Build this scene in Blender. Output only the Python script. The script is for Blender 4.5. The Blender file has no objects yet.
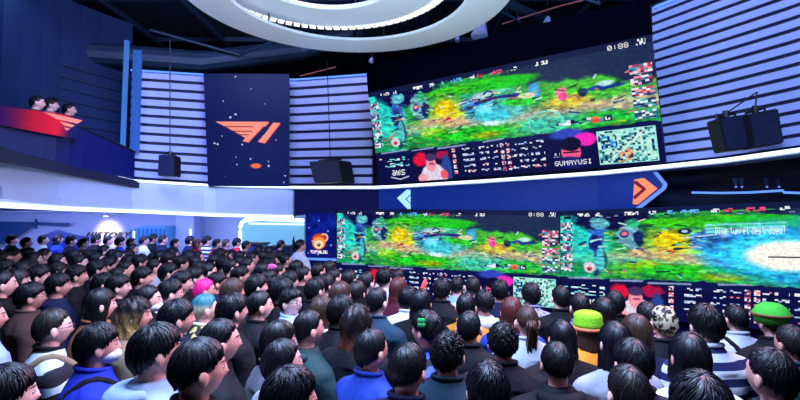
import bpy, bmesh, math, random
import numpy as np
from mathutils import Vector, Matrix
random.seed(7)
C = bpy.context.scene.collection
sc = bpy.context.scene
PI = math.pi
# ------------------------------------------------------------ camera
F = 480.0
CAM = Vector((0, 0, 2.30))
PITCH = math.atan(22 / F)
cd = bpy.data.cameras.new('camera'); cam = bpy.data.objects.new('camera', cd); C.objects.link(cam)
cam.location = CAM; cam.rotation_euler = (PI/2 + PITCH, 0, 0)
cd.lens = 36 * F / 800; cd.sensor_width = 36; cd.clip_end = 200; cd.clip_start = .05
sc.camera = cam
UP = Vector((0, -math.sin(PITCH), math.cos(PITCH))); FW = Vector((0, math.cos(PITCH), math.sin(PITCH)))
def ray(px, py):
    return Vector(((px-400)/F, 0, 0)) + UP*((200-py)/F) + FW
def at(px, py, Y):
    d = ray(px, py); return CAM + d*(Y/d.y)
def floor_z(x, y): return .012*y - .027*x
# ------------------------------------------------------------ materials
def lin(c):
    return tuple((v/12.92 if v <= .04045 else ((v+.055)/1.055)**2.4) for v in c)
def rgb(r, g, b): return lin((r/255, g/255, b/255))
def mat(name, col, rough=.6, metal=0, emit=0, bump=0, bscale=60, vary=0, objcol=False, sheen=0, aniso=0, spec=.5):
    m = bpy.data.materials.new(name); m.use_nodes = True
    nt = m.node_tree; b = nt.nodes['Principled BSDF']
    c4 = tuple(col) + (1,)
    b.inputs['Base Color'].default_value = c4
    b.inputs['Roughness'].default_value = rough; b.inputs['Metallic'].default_value = metal
    b.inputs['Specular IOR Level'].default_value = spec
    if sheen: b.inputs['Sheen Weight'].default_value = sheen
    src = None
    if objcol:
        oi = nt.nodes.new('ShaderNodeObjectInfo'); src = oi.outputs['Color']
    tc = nt.nodes.new('ShaderNodeTexCoord')
    if vary:
        n = nt.nodes.new('ShaderNodeTexNoise'); n.inputs['Scale'].default_value = bscale*.25
        nt.links.new(tc.outputs['Object'], n.inputs['Vector'])
        hs = nt.nodes.new('ShaderNodeHueSaturation'); hs.inputs['Color'].default_value = c4
        if src: nt.links.new(src, hs.inputs['Color'])
        mr = nt.nodes.new('ShaderNodeMapRange'); mr.inputs['To Min'].default_value = 1-vary; mr.inputs['To Max'].default_value = 1+vary
        nt.links.new(n.outputs['Fac'], mr.inputs['Value']); nt.links.new(mr.outputs[0], hs.inputs['Value'])
        src = hs.outputs['Color']
    if src: nt.links.new(src, b.inputs['Base Color'])
    if bump:
        n2 = nt.nodes.new('ShaderNodeTexNoise'); n2.inputs['Scale'].default_value = bscale; n2.inputs['Detail'].default_value = 4
        nt.links.new(tc.outputs['Object'], n2.inputs['Vector'])
        bp = nt.nodes.new('ShaderNodeBump'); bp.inputs['Strength'].default_value = bump; bp.inputs['Distance'].default_value = .01
        nt.links.new(n2.outputs['Fac'], bp.inputs['Height']); nt.links.new(bp.outputs['Normal'], b.inputs['Normal'])
    if emit:
        b.inputs['Base Color'].default_value = tuple(v*.35 for v in col)+(1,); b.inputs['Specular IOR Level'].default_value = .25
        b.inputs['Emission Color'].default_value = c4; b.inputs['Emission Strength'].default_value = emit
    return m
# ------------------------------------------------------------ object helpers
def link(name, me, m=None, parent=None):
    o = bpy.data.objects.new(name, me); C.objects.link(o)
    if m is not None and me is not None:
        for mm in (m if isinstance(m, (list, tuple)) else [m]): me.materials.append(mm)
    if parent is not None: o.parent = parent
    return o
def bmobj(name, bm, m, parent=None, smooth=False, origin=None):
    me = bpy.data.meshes.new(name)
    bmesh.ops.recalc_face_normals(bm, faces=bm.faces)
    if origin is not None: bmesh.ops.translate(bm, verts=bm.verts, vec=-Vector(origin))
    bm.to_mesh(me); bm.free()
    if smooth:
        for p in me.polygons: p.use_smooth = True
    o = link(name, me, m, parent)
    if origin is not None: o.location = origin
    return o
def tag(o, label=None, cat=None, group=None, kind=None):
    if label: o['label'] = label
    if cat: o['category'] = cat
    if group: o['group'] = group
    if kind: o['kind'] = kind
    return o
def empty(name, loc, label, cat, group=None, rz=0):
    o = bpy.data.objects.new(name, None); C.objects.link(o); o.location = loc; o.rotation_euler = (0, 0, rz)
    o.empty_display_size = .1
    return tag(o, label, cat, group)
def local(o, bm):
    """bring world-space geometry into the frame of the thing's empty"""
    bmesh.ops.transform(bm, matrix=(Matrix.Translation(o.location) @ Matrix.Rotation(o.rotation_euler.z, 4, 'Z')).inverted(), verts=bm.verts)
    return bm
def hexa(bm, a, b, c, d, n):
    """solid from quad a,b,c,d extruded by vector n"""
    n = Vector(n); v = [bm.verts.new(Vector(p)) for p in (a, b, c, d)] + [bm.verts.new(Vector(p)+n) for p in (a, b, c, d)]
    for f in ((0,1,2,3), (7,6,5,4), (0,4,5,1), (1,5,6,2), (2,6,7,3), (3,7,4,0)): bm.faces.new([v[i] for i in f])
def box(bm, lo, hi):
    x0, y0, z0 = lo; x1, y1, z1 = hi
    hexa(bm, (x0,y0,z0), (x1,y0,z0), (x1,y0,z1), (x0,y0,z1), (0, y1-y0, 0))
def tube(bm, pts, r, seg=8, closed=False, cap=True):
    pts = [Vector(p) for p in pts]; n = len(pts); rings = []
    rr = r if isinstance(r, (list, tuple)) else [r]*n
    for i, p in enumerate(pts):
        if closed: d = pts[(i+1) % n] - pts[i-1]
        else: d = pts[min(i+1, n-1)] - pts[max(i-1, 0)]
        d.normalize(); u = d.cross(Vector((0, 0, 1)))
        if u.length < .05: u = d.cross(Vector((1, 0, 0)))
        u.normalize(); w = d.cross(u)
        rings.append([bm.verts.new(p + (u*math.cos(2*PI*k/seg) + w*math.sin(2*PI*k/seg))*rr[i]) for k in range(seg)])
    for i in range(n if closed else n-1):
        a, b = rings[i], rings[(i+1) % n]
        for k in range(seg): bm.faces.new((a[k], a[(k+1) % seg], b[(k+1) % seg], b[k]))
    if cap and not closed: bm.faces.new(rings[0]); bm.faces.new(rings[-1][::-1])
def ribbon(bm, pts, z0, z1, th, nrm=None):
    """vertical wall along a plan polyline; z0/z1 lists or numbers; thickness pushed away from the camera"""
    n = len(pts)
    z0 = z0 if isinstance(z0, (list, tuple)) else [z0]*n; z1 = z1 if isinstance(z1, (list, tuple)) else [z1]*n
    cols = []
    for i, p in enumerate(pts):
        a = Vector(pts[max(i-1, 0)][:2]); b = Vector(pts[min(i+1, n-1)][:2]); d = (b-a).normalized()
        q = Vector((-d.y, d.x))*th
        cols.append([bm.verts.new((p[0], p[1], z0[i])), bm.verts.new((p[0], p[1], z1[i])),
                     bm.verts.new((p[0]+q.x, p[1]+q.y, z1[i])), bm.verts.new((p[0]+q.x, p[1]+q.y, z0[i]))])
    for a, b in zip(cols, cols[1:]):
        for k in range(4): bm.faces.new((a[k], a[(k+1) % 4], b[(k+1) % 4], b[k]))
    bm.faces.new(cols[0]); bm.faces.new(cols[-1][::-1])
def interp(kn, x):
    if x <= kn[0][0]:
        a, b = kn[0], kn[1]
    elif x >= kn[-1][0]: a, b = kn[-2], kn[-1]
    else:
        for a, b in zip(kn, kn[1:]):
            if a[0] <= x <= b[0]: break
    t = (x-a[0])/(b[0]-a[0]); return a[1] + (b[1]-a[1])*t
def smoothed(kn, step=12):
    xs = np.arange(kn[0][0], kn[-1][0]+.1, step)
    if xs[-1] < kn[-1][0]: xs = np.append(xs, kn[-1][0])
    return [float(x) for x in xs]
# ------------------------------------------------------------ palette
M = {}
M['floor'] = mat('grey_floor', rgb(38, 42, 60), .25, bump=.1, bscale=12, vary=.15)
M['ceiling'] = mat('dark_ceiling', rgb(22, 48, 72), .8, bump=.3, bscale=8, vary=.3)
M['darkwall'] = mat('navy_wall', rgb(10, 16, 52), .6, bump=.1, bscale=10, vary=.2)
M['slat'] = mat('white_slat', rgb(178, 186, 240), .45, bump=.05, bscale=15, vary=.06)
M['white'] = mat('white_panel', rgb(196, 204, 232), .35, bump=.03, bscale=10, vary=.04)
M['ring'] = mat('white_ring', rgb(226, 234, 240), .3, bump=.02, bscale=10, vary=.03)
M['blacksteel'] = mat('black_steel', rgb(14, 16, 26), .45, .3, bump=.1, bscale=40)
M['duct'] = mat('painted_duct', rgb(40, 62, 88), .5, .3, bump=.15, bscale=20, vary=.3)
M['strip'] = mat('led_strip', rgb(205, 228, 255), .3, emit=2.6)
M['strip_dim'] = mat('blue_led_strip', rgb(90, 140, 255), .3, emit=1.4)
M['rope'] = mat('rope_light', rgb(246, 250, 255), .3, emit=1.15)
M['black'] = mat('matt_black', rgb(8, 9, 18), .55, bump=.1, bscale=60)
M['grille'] = mat('speaker_grille', rgb(16, 24, 62), .6, .2, bump=.5, bscale=220)
M['ledblue'] = mat('led_blue', rgb(10, 48, 150), .4, emit=.55)
M['lednavy'] = mat('led_navy', rgb(8, 14, 80), .4, emit=.5)
M['chev_w'] = mat('white_emblem', rgb(170, 225, 255), .4, emit=1.0)
M['chev_o'] = mat('orange_emblem', rgb(255, 138, 92), .4, emit=1.0)
M['chev_r'] = mat('dark_red_emblem', rgb(120, 20, 60), .4, emit=.7)
M['glasslit'] = mat('backlit_panel', rgb(120, 190, 225), .4, emit=.75)
M['teal'] = mat('teal_board', rgb(22, 74, 128), .5, bump=.05, vary=.1)
M['screen_off'] = mat('unlit_led', rgb(4, 4, 16), .9, bump=.05, bscale=100, spec=.0)
M['redlit'] = mat('red_lit_pipe', rgb(190, 90, 90), .5)  # red light falling on the pipes is put into their colour
M['text'] = mat('black_lettering', rgb(12, 12, 40), .6)
M['counter'] = mat('blue_counter', rgb(26, 44, 110), .4, bump=.05, vary=.1)
M['tree'] = mat('dark_cone_fabric', rgb(10, 18, 48), .8, bump=.4, bscale=50)
M['lampwarm'] = mat('warm_lamp', rgb(255, 226, 190), .4, emit=4)
M['glassedge'] = mat('blue_lit_glass', rgb(80, 150, 235), .15, emit=.35)  # blue light on it is put in as a glow of its own
def vcol_mat(name, strength, rough=.35):
    m = bpy.data.materials.new(name); m.use_nodes = True; nt = m.node_tree; b = nt.nodes['Principled BSDF']
    a = nt.nodes.new('ShaderNodeVertexColor'); a.layer_name = 'Col'
    b.inputs['Base Color'].default_value = (.002, .002, .004, 1); b.inputs['Roughness'].default_value = rough
    b.inputs['Specular IOR Level'].default_value = .05
    nt.links.new(a.outputs['Color'], b.inputs['Emission Color']); b.inputs['Emission Strength'].default_value = strength
    return m
M['display'] = vcol_mat('led_display', 1.0)
# ------------------------------------------------------------ canvases shown on the LED displays
FONT = {'a': ['00000','00000','01110','00001','01111','10001','01111'], 'w': ['00000','00000','10001','10101','10101','10101','01010'],
 's': ['00000','00000','01111','10000','01110','00001','11110'], 'B': ['11110','10001','10001','11110','10001','10001','11110'],
 'l': ['01100','00100','00100','00100','00100','00100','01110'], 'u': ['00000','00000','10001','10001','10001','10011','01101'],
 'e': ['00000','00000','01110','10001','11111','10000','01110'], 't': ['00100','00100','01110','00100','00100','00101','00010'],
 'r': ['00000','00000','10110','11001','10000','10000','10000'], 'd': ['00001','00001','01101','10011','10001','10011','01101'],
 'o': ['00000','00000','01110','10001','10001','10001','01110'], 'y': ['00000','10001','10001','01111','00001','10001','01110'],
 '!': ['00100','00100','00100','00100','00100','00000','00100'], 'G': ['01111','10000','10000','10111','10001','10001','01110'],
 'U': ['10001','10001','10001','10001','10001','10001','01110'], 'M': ['10001','11011','10101','10101','10001','10001','10001'],
 'A': ['01110','10001','10001','11111','10001','10001','10001'], 'Y': ['10001','10001','01010','00100','00100','00100','00100'],
 'S': ['01111','10000','10000','01110','00001','00001','11110'], 'I': ['01110','00100','00100','00100','00100','00100','01110'],
 '0': ['01110','10001','10011','10101','11001','10001','01110'], '8': ['01110','10001','10001','01110','10001','10001','01110'],
 ':': ['00000','00100','00100','00000','00100','00100','00000']}
class Canvas:
    def __init__(s, w, h, col=(0, 0, 0), seed=1, k=1):
        s.k = k; w, h = int(w*k), int(h*k)
        s.w, s.h = w, h; s.a = np.zeros((h, w, 3)); s.a[:] = np.array(col)/255.
        s.U, s.V = np.meshgrid((np.arange(w)+.5)/w, (np.arange(h)+.5)/h); s.r = np.random.RandomState(seed); s.asp = w/h
    def noise(s, fx, fy, oct=3):
        out = np.zeros((s.h, s.w)); amp = 1; tot = 0
        for o in range(oct):
            gx, gy = int(fx*2**o)+2, int(fy*2**o)+2; g = s.r.rand(gy+1, gx+1)
            x = s.U*(gx-1); y = s.V*(gy-1); xi = x.astype(int); yi = y.astype(int); fx_ = x-xi; fy_ = y-yi
            fx_ = fx_*fx_*(3-2*fx_); fy_ = fy_*fy_*(3-2*fy_)
            v = (g[yi, xi]*(1-fx_)+g[yi, xi+1]*fx_)*(1-fy_) + (g[yi+1, xi]*(1-fx_)+g[yi+1, xi+1]*fx_)*fy_
            out += v*amp; tot += amp; amp *= .55
        return out/tot
    def mix(s, mask, col):
        mask = np.clip(mask, 0, 1)[..., None]; col = np.array(col)/255. if not isinstance(col, np.ndarray) else col
        s.a = s.a*(1-mask) + col*mask
    def blob(s, u, v, ru, rv, col, soft=.4, rough=.3, op=1, rot=0):
        n = s.noise(24, 12)*.75 + s.noise(70, 36, 1)*.25 - .5
        du, dv = (s.U-u), (s.V-v)
        if rot: du, dv = du*math.cos(rot)+dv/s.asp*math.sin(rot), (-du*math.sin(rot)*s.asp + dv*math.cos(rot))
        d = np.sqrt((du/ru)**2 + (dv/rv)**2) + n*rough*2
        s.mix((1+soft/2-d)/soft*op, col)
    def stroke(s, pts, wd, col, soft=.004, rough=0, op=1):
        d = np.full((s.h, s.w), 9.)
        for (a, b), (c, e) in zip(pts, pts[1:]):
            ax, ay, cx, cy = a, b/s.asp, c, e/s.asp; px, py = s.U, s.V/s.asp
            L = (cx-ax)**2+(cy-ay)**2+1e-9; t = np.clip(((px-ax)*(cx-ax)+(py-ay)*(cy-ay))/L, 0, 1)
            d = np.minimum(d, np.hypot(px-ax-t*(cx-ax), py-ay-t*(cy-ay)))
        if rough: d = d + (s.noise(30, 14)-.5)*rough
        s.mix((wd+soft/2-d)/soft*op, col)
    def rect(s, u0, v0, u1, v1, col, op=1):
        s.mix(((s.U >= u0) & (s.U < u1) & (s.V >= v0) & (s.V < v1))*op*1., col)
    def poly(s, pts, col):
        ins = np.zeros((s.h, s.w), bool); n = len(pts)
        for i in range(n):
            (x0, y0), (x1, y1) = pts[i], pts[(i+1) % n]
            if y0 == y1: continue
            c = ((s.V < y0) != (s.V < y1)) & (s.U < (x1-x0)*(s.V-y0)/(y1-y0)+x0); ins ^= c
        s.mix(ins*1., col)
    def speck(s, u0, v0, u1, v1, cols, cw, ch, dens=1):
        cw, ch = int(cw*s.k), int(ch*s.k)
        x0, x1, y0, y1 = int(u0*s.w), int(u1*s.w), int(v0*s.h), int(v1*s.h)
        for y in range(y0, y1, ch):
            for x in range(x0, x1, cw):
                if s.r.rand() < dens: s.a[y:min(y+ch, y1), x:min(x+cw, x1)] = np.array(cols[s.r.randint(len(cols))])/255.
    def text(s, t, u, v, hu, hv, col):
        """characters of 5x7 cells; hu = cell width, hv = cell height (fractions of the canvas)"""
        for ch in t:
            if ch == ' ': u += 4*hu; continue
            for j, row in enumerate(FONT[ch]):
                for i, b in enumerate(row):
                    if b == '1': s.rect(u+i*hu, v+j*hv, u+(i+1)*hu, v+(j+1)*hv, col)
            u += 6*hu
def game(seed, flash=False):
    c = Canvas(420, 180, (34, 150, 66), seed, 2)
    n = c.noise(9, 6, 4); n2 = c.noise(40, 22, 2); n3 = c.noise(14, 40, 3)
    c.mix((n-.42)*4, (44, 184, 66)); c.mix((n3-.5)*5, (92, 176, 44)); c.mix((n2-.55)*5, (20, 140, 60))
    def B(*a, **k): c.blob(*a, **k)
    B(.06, .3, .1, .38, (30, 205, 195), soft=.6); B(.05, .58, .06, .08, (20, 150, 90))
    B(.48, .37, .15, .15, (70, 190, 175), soft=.8, op=.9); B(.47, .33, .07, .09, (40, 165, 200), soft=.7, op=.8); B(.2, .47, .16, .05, (70, 185, 150), soft=.9, op=.8)
    c.stroke([(.15, .44), (.3, .44), (.42, .5), (.5, .48)], .016, (175, 190, 140), soft=.03, rough=.03, op=.8)
    B(.34, .33, .06, .12, (225, 215, 20), soft=.8); B(.33, .28, .03, .06, (255, 215, 0), soft=.6)
    B(.27, .52, .05, .04, (150, 215, 10), soft=.8)
    c.stroke([(.24, .4), (.34, .42), (.45, .46), (.52, .5)], .014, (225, 170, 130), soft=.03, rough=.03)
    c.stroke([(.52, .52), (.6, .48), (.72, .5), (.82, .46), (1, .5)], .026, (196, 178, 140), soft=.04, rough=.04)
    B(.62, .33, .08, .05, (40, 210, 40), soft=.5); B(.82, .32, .13, .1, (70, 200, 50), soft=.4); B(.75, .4, .07, .05, (220, 190, 60), soft=.8)
    B(.42, .57, .16, .06, (30, 200, 30), soft=.6); B(.47, .6, .05, .03, (160, 190, 10), soft=.8)
    B(.85, .58, .14, .05, (30, 190, 60), soft=.6); B(.68, .57, .1, .08, (60, 200, 170), soft=.8, op=.8)
    # fog of war along the top
    B(.17, .06, .13, .15, (8, 12, 70), soft=.25); B(.8, .08, .24, .15, (28, 44, 84), soft=.2); B(.95, .2, .07, .14, (28, 44, 84), soft=.3)
    B(.45, .14, .2, .045, (50, 200, 20), soft=.3); B(.55, .15, .12, .05, (30, 205, 30), soft=.4)
    # blue tower, mechanical tower, statue
    B(.125, .25, .024, .17, (40, 90, 190), soft=.2, rough=.5); B(.12, .33, .02, .09, (20, 30, 120), soft=.3, rough=.7); B(.135, .13, .03, .05, (90, 190, 210), soft=.3, rough=.6)
    c.stroke([(.14, .38), (.15, .48), (.14, .56), (.12, .62)], .008, (15, 60, 90), soft=.01, rough=.01)
    B(.135, .47, .014, .12, (70, 190, 200), soft=.3, rough=.4)
    B(.1, .56, .02, .05, (225, 210, 225), soft=.2, rough=.4); B(.1, .57, .008, .02, (200, 60, 70), soft=.3)
    B(.225, .24, .034, .12, (110, 180, 200), soft=.25, rough=.7); B(.21, .24, .014, .04, (60, 60, 130), soft=.2); B(.21, .235, .009, .018, (255, 120, 140), soft=.2)
    B(.25, .28, .016, .07, (20, 40, 100), soft=.3, rough=.6); B(.235, .14, .02, .05, (40, 190, 130), soft=.3, rough=.6)
    # champions in the middle
    B(.5, .26, .09, .05, (170, 200, 215), soft=.4, rough=.8); B(.43, .3, .04, .08, (60, 120, 200), soft=.3, rough=.9); B(.56, .26, .05, .05, (70, 200, 150), soft=.3, rough=.9)
    B(.5, .23, .018, .03, (20, 30, 110), soft=.2); B(.5, .23, .011, .018, (170, 220, 240), soft=.3)
    c.stroke([(.45, .3), (.52, .27), (.6, .28)], .006, (30, 40, 130), soft=.004, rough=.012)
    B(.66, .26, .024, .06, (60, 160, 230), soft=.3, rough=.8); B(.63, .3, .03, .02, (240, 220, 190), soft=.4, rough=.5)
    B(.735, .32, .02, .05, (255, 120, 150), soft=.3, rough=.8); B(.74, .36, .012, .03, (255, 60, 150), soft=.3, rough=.6)
    B(.51, .43, .09, .07, (60, 215, 235), soft=.8, rough=.5); B(.5, .5, .03, .02, (220, 250, 255), soft=.6, rough=.6); B(.48, .36, .03, .03, (120, 240, 255), soft=.7)
    B(.86, .33, .05, .022, (20, 60, 150), soft=.3, rough=.5); B(.87, .3, .03, .03, (180, 230, 220), soft=.3, rough=.8); B(.8, .34, .015, .04, (20, 50, 80), soft=.3, rough=.6)
    B(.34, .4, .012, .015, (230, 60, 60), soft=.3)
    for k in range(26):
        a, b = k/26*2*PI, (k+1)/26*2*PI
        c.stroke([(.68+.055*math.cos(a), .56+.1*math.sin(a)), (.68+.055*math.cos(b), .56+.1*math.sin(b))], .0018, (110, 240, 230), soft=.003)
    c.stroke([(.37, .28), (.45, .25)], .002, (235, 255, 255)); c.rect(.46, .275, .53, .285, (90, 20, 90)); c.rect(.57, .31, .62, .318, (60, 60, 120))
    SP = [(15, 90, 60), (20, 60, 40), (120, 230, 90), (180, 240, 230), (90, 220, 220), (30, 60, 140), (235, 235, 170), (10, 40, 60), (200, 120, 110), (150, 235, 40)]
    for k in range(150):
        u = c.r.rand()*.92+.04; v = .12+c.r.rand()*.5; L = .006+c.r.rand()*.03; dv = (c.r.rand()-.5)*.05
        if (u > .62 and v < .24) or (flash and abs(u-.6) < .12 and abs(v-.4) < .16): continue
        if abs(u-.53) < .15 and k % 3: v = .22+.14*c.r.rand()
        c.stroke([(u, v), (u+L, v+dv)], .0012+.002*c.r.rand(), SP[c.r.randint(len(SP))], soft=.002, rough=.006, op=.85)
    if flash:
        B(.6, .4, .16, .24, (20, 165, 255), soft=.7, rough=.3); B(.6, .41, .12, .15, (60, 230, 255), soft=.6, rough=.15); B(.605, .42, .085, .115, (255, 252, 238), soft=.3, rough=.1)
        c.rect(.565, .425, .63, .437, (60, 50, 60))
        for k in range(3): c.stroke([(.43, .17+.03*k), (.6, .16+.03*k)], .004, (120, 230, 240), soft=.006, rough=.01)
        c.text('Blue turret destroyed!', .45, .19, .00119, .0084, (255, 255, 255))
        B(.375, .22, .018, .028, (20, 30, 60), soft=.15, rough=.1); B(.375, .22, .009, .014, (170, 210, 230), soft=.3)
    # lower edge of the playfield and heads-up display
    edge = .655 + (c.noise(34, 3)-.5)*.05
    c.mix((c.V > edge)*1., (12, 20, 76)); c.mix(((c.V > edge) & (c.V > .72))*1., (9, 13, 66))
    for u0, u1, v in ((.03, .14, .665), (.17, .26, .672), (.28, .39, .68), (.46, .53, .665)):
        c.stroke([(u0, v), (u1, v-.008)], .0035, (140, 160, 200), soft=.004, rough=.004)
    c.speck(.0, .06, 1, .085, [(14, 22, 60), (40, 60, 110), (120, 140, 190), (14, 22, 60), (14, 22, 60)], 5, 3, .35) if flash else None
    c.rect(.0, 0, 1, .05, (16, 26, 66))
    for u0, u1, col in ((.06, .1, (240, 240, 255)), (.12, .135, (240, 240, 255)), (.21, .25, (250, 250, 255)), (.28, .3, (230, 240, 255)), (.33, .35, (90, 190, 255)), (.365, .41, (90, 190, 255)),
                        (.44, .46, (230, 230, 250)), (.47, .49, (255, 80, 110)), (.52, .56, (255, 80, 130)), (.59, .61, (230, 240, 255)), (.67, .68, (250, 250, 255)), (.69, .71, (250, 250, 255))):
        c.speck(u0, .035, u1, .065, [col, (16, 26, 66), col], 2, 2, .9)
    c.text('0:88', .885, .02, .00239, .0056, (250, 250, 255)); c.speck(.955, .015, .985, .06, [(240, 240, 255), (16, 26, 66)], 2, 3)
    for k in range(5):
        c.speck(.002, .12+.1*k, .042, .2+.1*k, [(235, 245, 255), (40, 90, 130), (200, 120, 150), (30, 50, 90), (120, 210, 230)], 3, 3)
        c.speck(.935, .2+.09*k, .995, .27+.09*k, [(255, 235, 245), (200, 60, 90), (60, 140, 170), (255, 150, 170), (40, 40, 90)] if k < 3 else [(235, 245, 255), (60, 170, 180), (40, 60, 120)], 4, 3)
    c.speck(.72, .565, .87, .61, [(230, 240, 250), (20, 30, 80), (90, 160, 210)], 5, 3, .8); c.rect(.815, .565, .84, .61, (255, 100, 60)); c.rect(.85, .565, .875, .61, (30, 40, 70)); c.speck(.855, .575, .87, .6, [(230, 240, 255), (20, 20, 60)], 2, 2)
    # sponsor corner
    for k in range(4): c.speck(.015, .695+.03*k, .15, .735+.03*k, [(120, 230, 240), (9, 13, 66), (220, 240, 250), (9, 13, 66)], 5, 2, .7) if k in (1, 3) else None
    c.text('aws', .065, .84, .00358, .0112, (240, 248, 255)); c.stroke([(.06, .935), (.1, .965), (.14, .94)], .0022, (240, 248, 255))
    # player camera
    c.rect(.165, .69, .325, 1, (20, 14, 60)); B(.2, .77, .028, .07, (230, 20, 60), soft=.3, rough=.6); B(.29, .75, .03, .05, (180, 20, 70), soft=.3, rough=.8); B(.305, .9, .02, .14, (40, 70, 150), soft=.3, rough=.4)
    B(.245, 1.0, .06, .17, (228, 214, 235), soft=.1, rough=.12); B(.243, .83, .021, .08, (250, 150, 170), soft=.15, rough=.08); B(.243, .76, .024, .04, (70, 50, 100), soft=.2, rough=.2); B(.246, .83, .012, .012, (170, 70, 110), soft=.3)
    B(.2, .97, .02, .04, (250, 160, 180), soft=.2); B(.292, .95, .016, .05, (240, 90, 100), soft=.2)
    # score table
    R_ = [(255, 120, 150), (235, 240, 255), (160, 190, 240)]
    for k in range(5):
        v = .7+.055*k
        c.speck(.335, v, .348, v+.035, [(235, 235, 255), (255, 120, 120)], 2, 2, .8)
        for (u0, u1) in ((.375, .42), (.44, .475), (.485, .51), (.555, .575), (.58, .61), (.62, .665)):
            c.speck(u0, v+.006, u1, v+.028, R_[(0 if (k*7+int(u0*100)) % 5 == 0 else 1):]+[(9, 13, 66)], 3, 2, .75)
        c.speck(.517, v, .53, v+.04, [(200, 90, 130), (235, 235, 255), (30, 30, 90)], 2, 2); c.speck(.538, v, .551, v+.04, [(255, 130, 140), (235, 235, 255), (40, 30, 90)], 2, 2)
    # second player card
    B(.74, .68, .05, .04, (50, 70, 190), soft=.5); B(.79, .74, .034, .055, (255, 40, 190), soft=.3, rough=.3); B(.745, .84, .03, .09, (245, 90, 140), soft=.1, rough=.05)
    B(.745, .77, .034, .06, (16, 14, 50), soft=.15, rough=.15); c.rect(.72, .835, .77, .85, (50, 20, 70)); B(.745, .93, .045, .05, (24, 30, 110), soft=.3)
    c.text('GUMAYUSI', .69, .915, .00239, .0056, (245, 245, 255)); c.speck(.69, .84, .71, .88, [(200, 220, 255), (9, 13, 66)], 2, 2, .6)
    # minimap
    c.rect(.825, .69, .985, .975, (165, 235, 225))
    c.speck(.828, .695, .982, .97, [(14, 50, 90), (165, 235, 225), (210, 240, 220), (60, 140, 150), (165, 235, 225)], 3, 3, .85)
    c.speck(.84, .72, .88, .84, [(40, 140, 240), (14, 50, 90), (165, 235, 225)], 3, 3, .8); c.speck(.87, .85, .92, .96, [(240, 130, 90), (14, 50, 90), (225, 200, 160)], 3, 3, .7); c.stroke([(.86, .93), (.95, .73)], .003, (210, 245, 235), soft=.006, rough=.01)
    fieldm = ((c.V < edge) & (c.V > .05))[..., None]
    n5 = c.noise(70, 60, 2)-.5; n6 = c.noise(100, 80, 2)-.5; n7 = c.noise(24, 70, 3)-.5
    fog = np.clip(1.6-((c.U-.8)/.28)**2-((c.V-.1)/.18)**2, 0, 1); n5 = n5*(1-.8*fog); n6 = n6*(1-.8*fog); n7 = n7*(1-.7*fog)
    g = c.a*(1+.6*n5[..., None]+.45*n7[..., None]) + np.stack([n6*.16, n5*.16, -n6*.2], -1)
    br = np.clip((c.a.mean(-1, keepdims=True)-.62)*5, 0, 1); g = g*(1-br)+c.a*br; m_ = g.mean(-1, keepdims=True); g = m_ + (g-m_)*.93
    c.a = np.where(fieldm, g, c.a)
    c.a *= (.9 + .2*c.noise(200, 90, 1))[..., None]
    return np.clip(c.a, 0, 1)
LOGO = [[(62,172),(243,172),(230,187),(90,187)], [(98,191),(197,191),(186,201),(118,201)], [(124,205),(184,205),(175,213),(140,213)],
        [(146,217),(171,217),(165,224),(158,224)], [(188,186),(224,186),(172,240),(152,236),(190,198)], [(245,190),(258,174),(282,176),(228,243),(204,238),(238,200)]]
def banner_canvas():
    c = Canvas(170, 224, (10, 22, 84), 5)
    c.mix(np.clip(1-c.V*1.6, 0, 1)*.5, (20, 44, 100))
    n = c.noise(30, 40, 2)
    T = lambda p: ((p[0]-28)/284, (p[1]-12)/373)
    for P in LOGO: c.poly([T((x+(3 if y < 200 else 0), y+2)) for x, y in P], (190, 40, 60))
    for P in LOGO: c.poly([T(p) for p in P], (255, 150, 130))
    u, v = T((196, 318)); c.blob(u, v, .065, .022, (255, 110, 70), soft=.4, rough=.1)
    for x, y, w in ((132,22,4),(184,62,3),(90,104,3),(112,158,6),(130,148,6),(55,244,6),(66,247,6),(128,290,3),(178,295,6),(240,303,3),(240,318,5),(130,314,3),(82,220,3),(150,248,4),(294,372,3),(298,350,3),(60,262,2),(230,112,2),(266,232,3),(90,352,2)):
        u, v = T((x, y)); c.blob(u, v, w/420, w/700, (225, 215, 255), soft=.6, rough=.8)
    return np.clip(c.a, 0, 1)
def emblem_canvas():
    c = Canvas(100, 150, (8, 16, 110), 9)
    c.mix((c.noise(6, 6)-.45)*3*(1-c.V), (14, 50, 190))
    T = lambda x, y: ((x-110)/215, (y-55)/325)
    def b(x, y, rx, ry, col, **k):
        u, v = T(x, y); c.blob(u, v, rx/215, ry/325, col, **k)
    b(206, 262, 52, 56, (214, 70, 40), soft=.25, rough=.3); b(205, 274, 44, 46, (255, 150, 70), soft=.25, rough=.1); b(205, 284, 33, 30, (255, 225, 180), soft=.25, rough=.04)
    b(205, 288, 13, 13, (30, 20, 60), soft=.2, rough=0); b(202, 284, 5, 5, (255, 240, 220), soft=.2, rough=0)
    pts = [T(240+26*math.cos(a), 236+26*math.sin(a)) for a in np.linspace(-2.0, 1.1, 12)]
    c.stroke([(float(a), float(b_)) for a, b_ in pts], .03, (255, 195, 150), soft=.03)
    u0, v0 = T(146, 330); u1, v1 = T(268, 352)
    c.speck(u0, v0, u1, v1, [(245, 235, 255), (160, 120, 190), (245, 235, 255)], 3, 3, .8)
    for x, y in ((135,160),(270,190),(205,110),(150,385),(200,360),(290,290),(160,260),(130,350)): b(x, y, 5, 5, (170, 190, 255), soft=.5, rough=.5)
    return np.clip(c.a, 0, 1)
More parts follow.
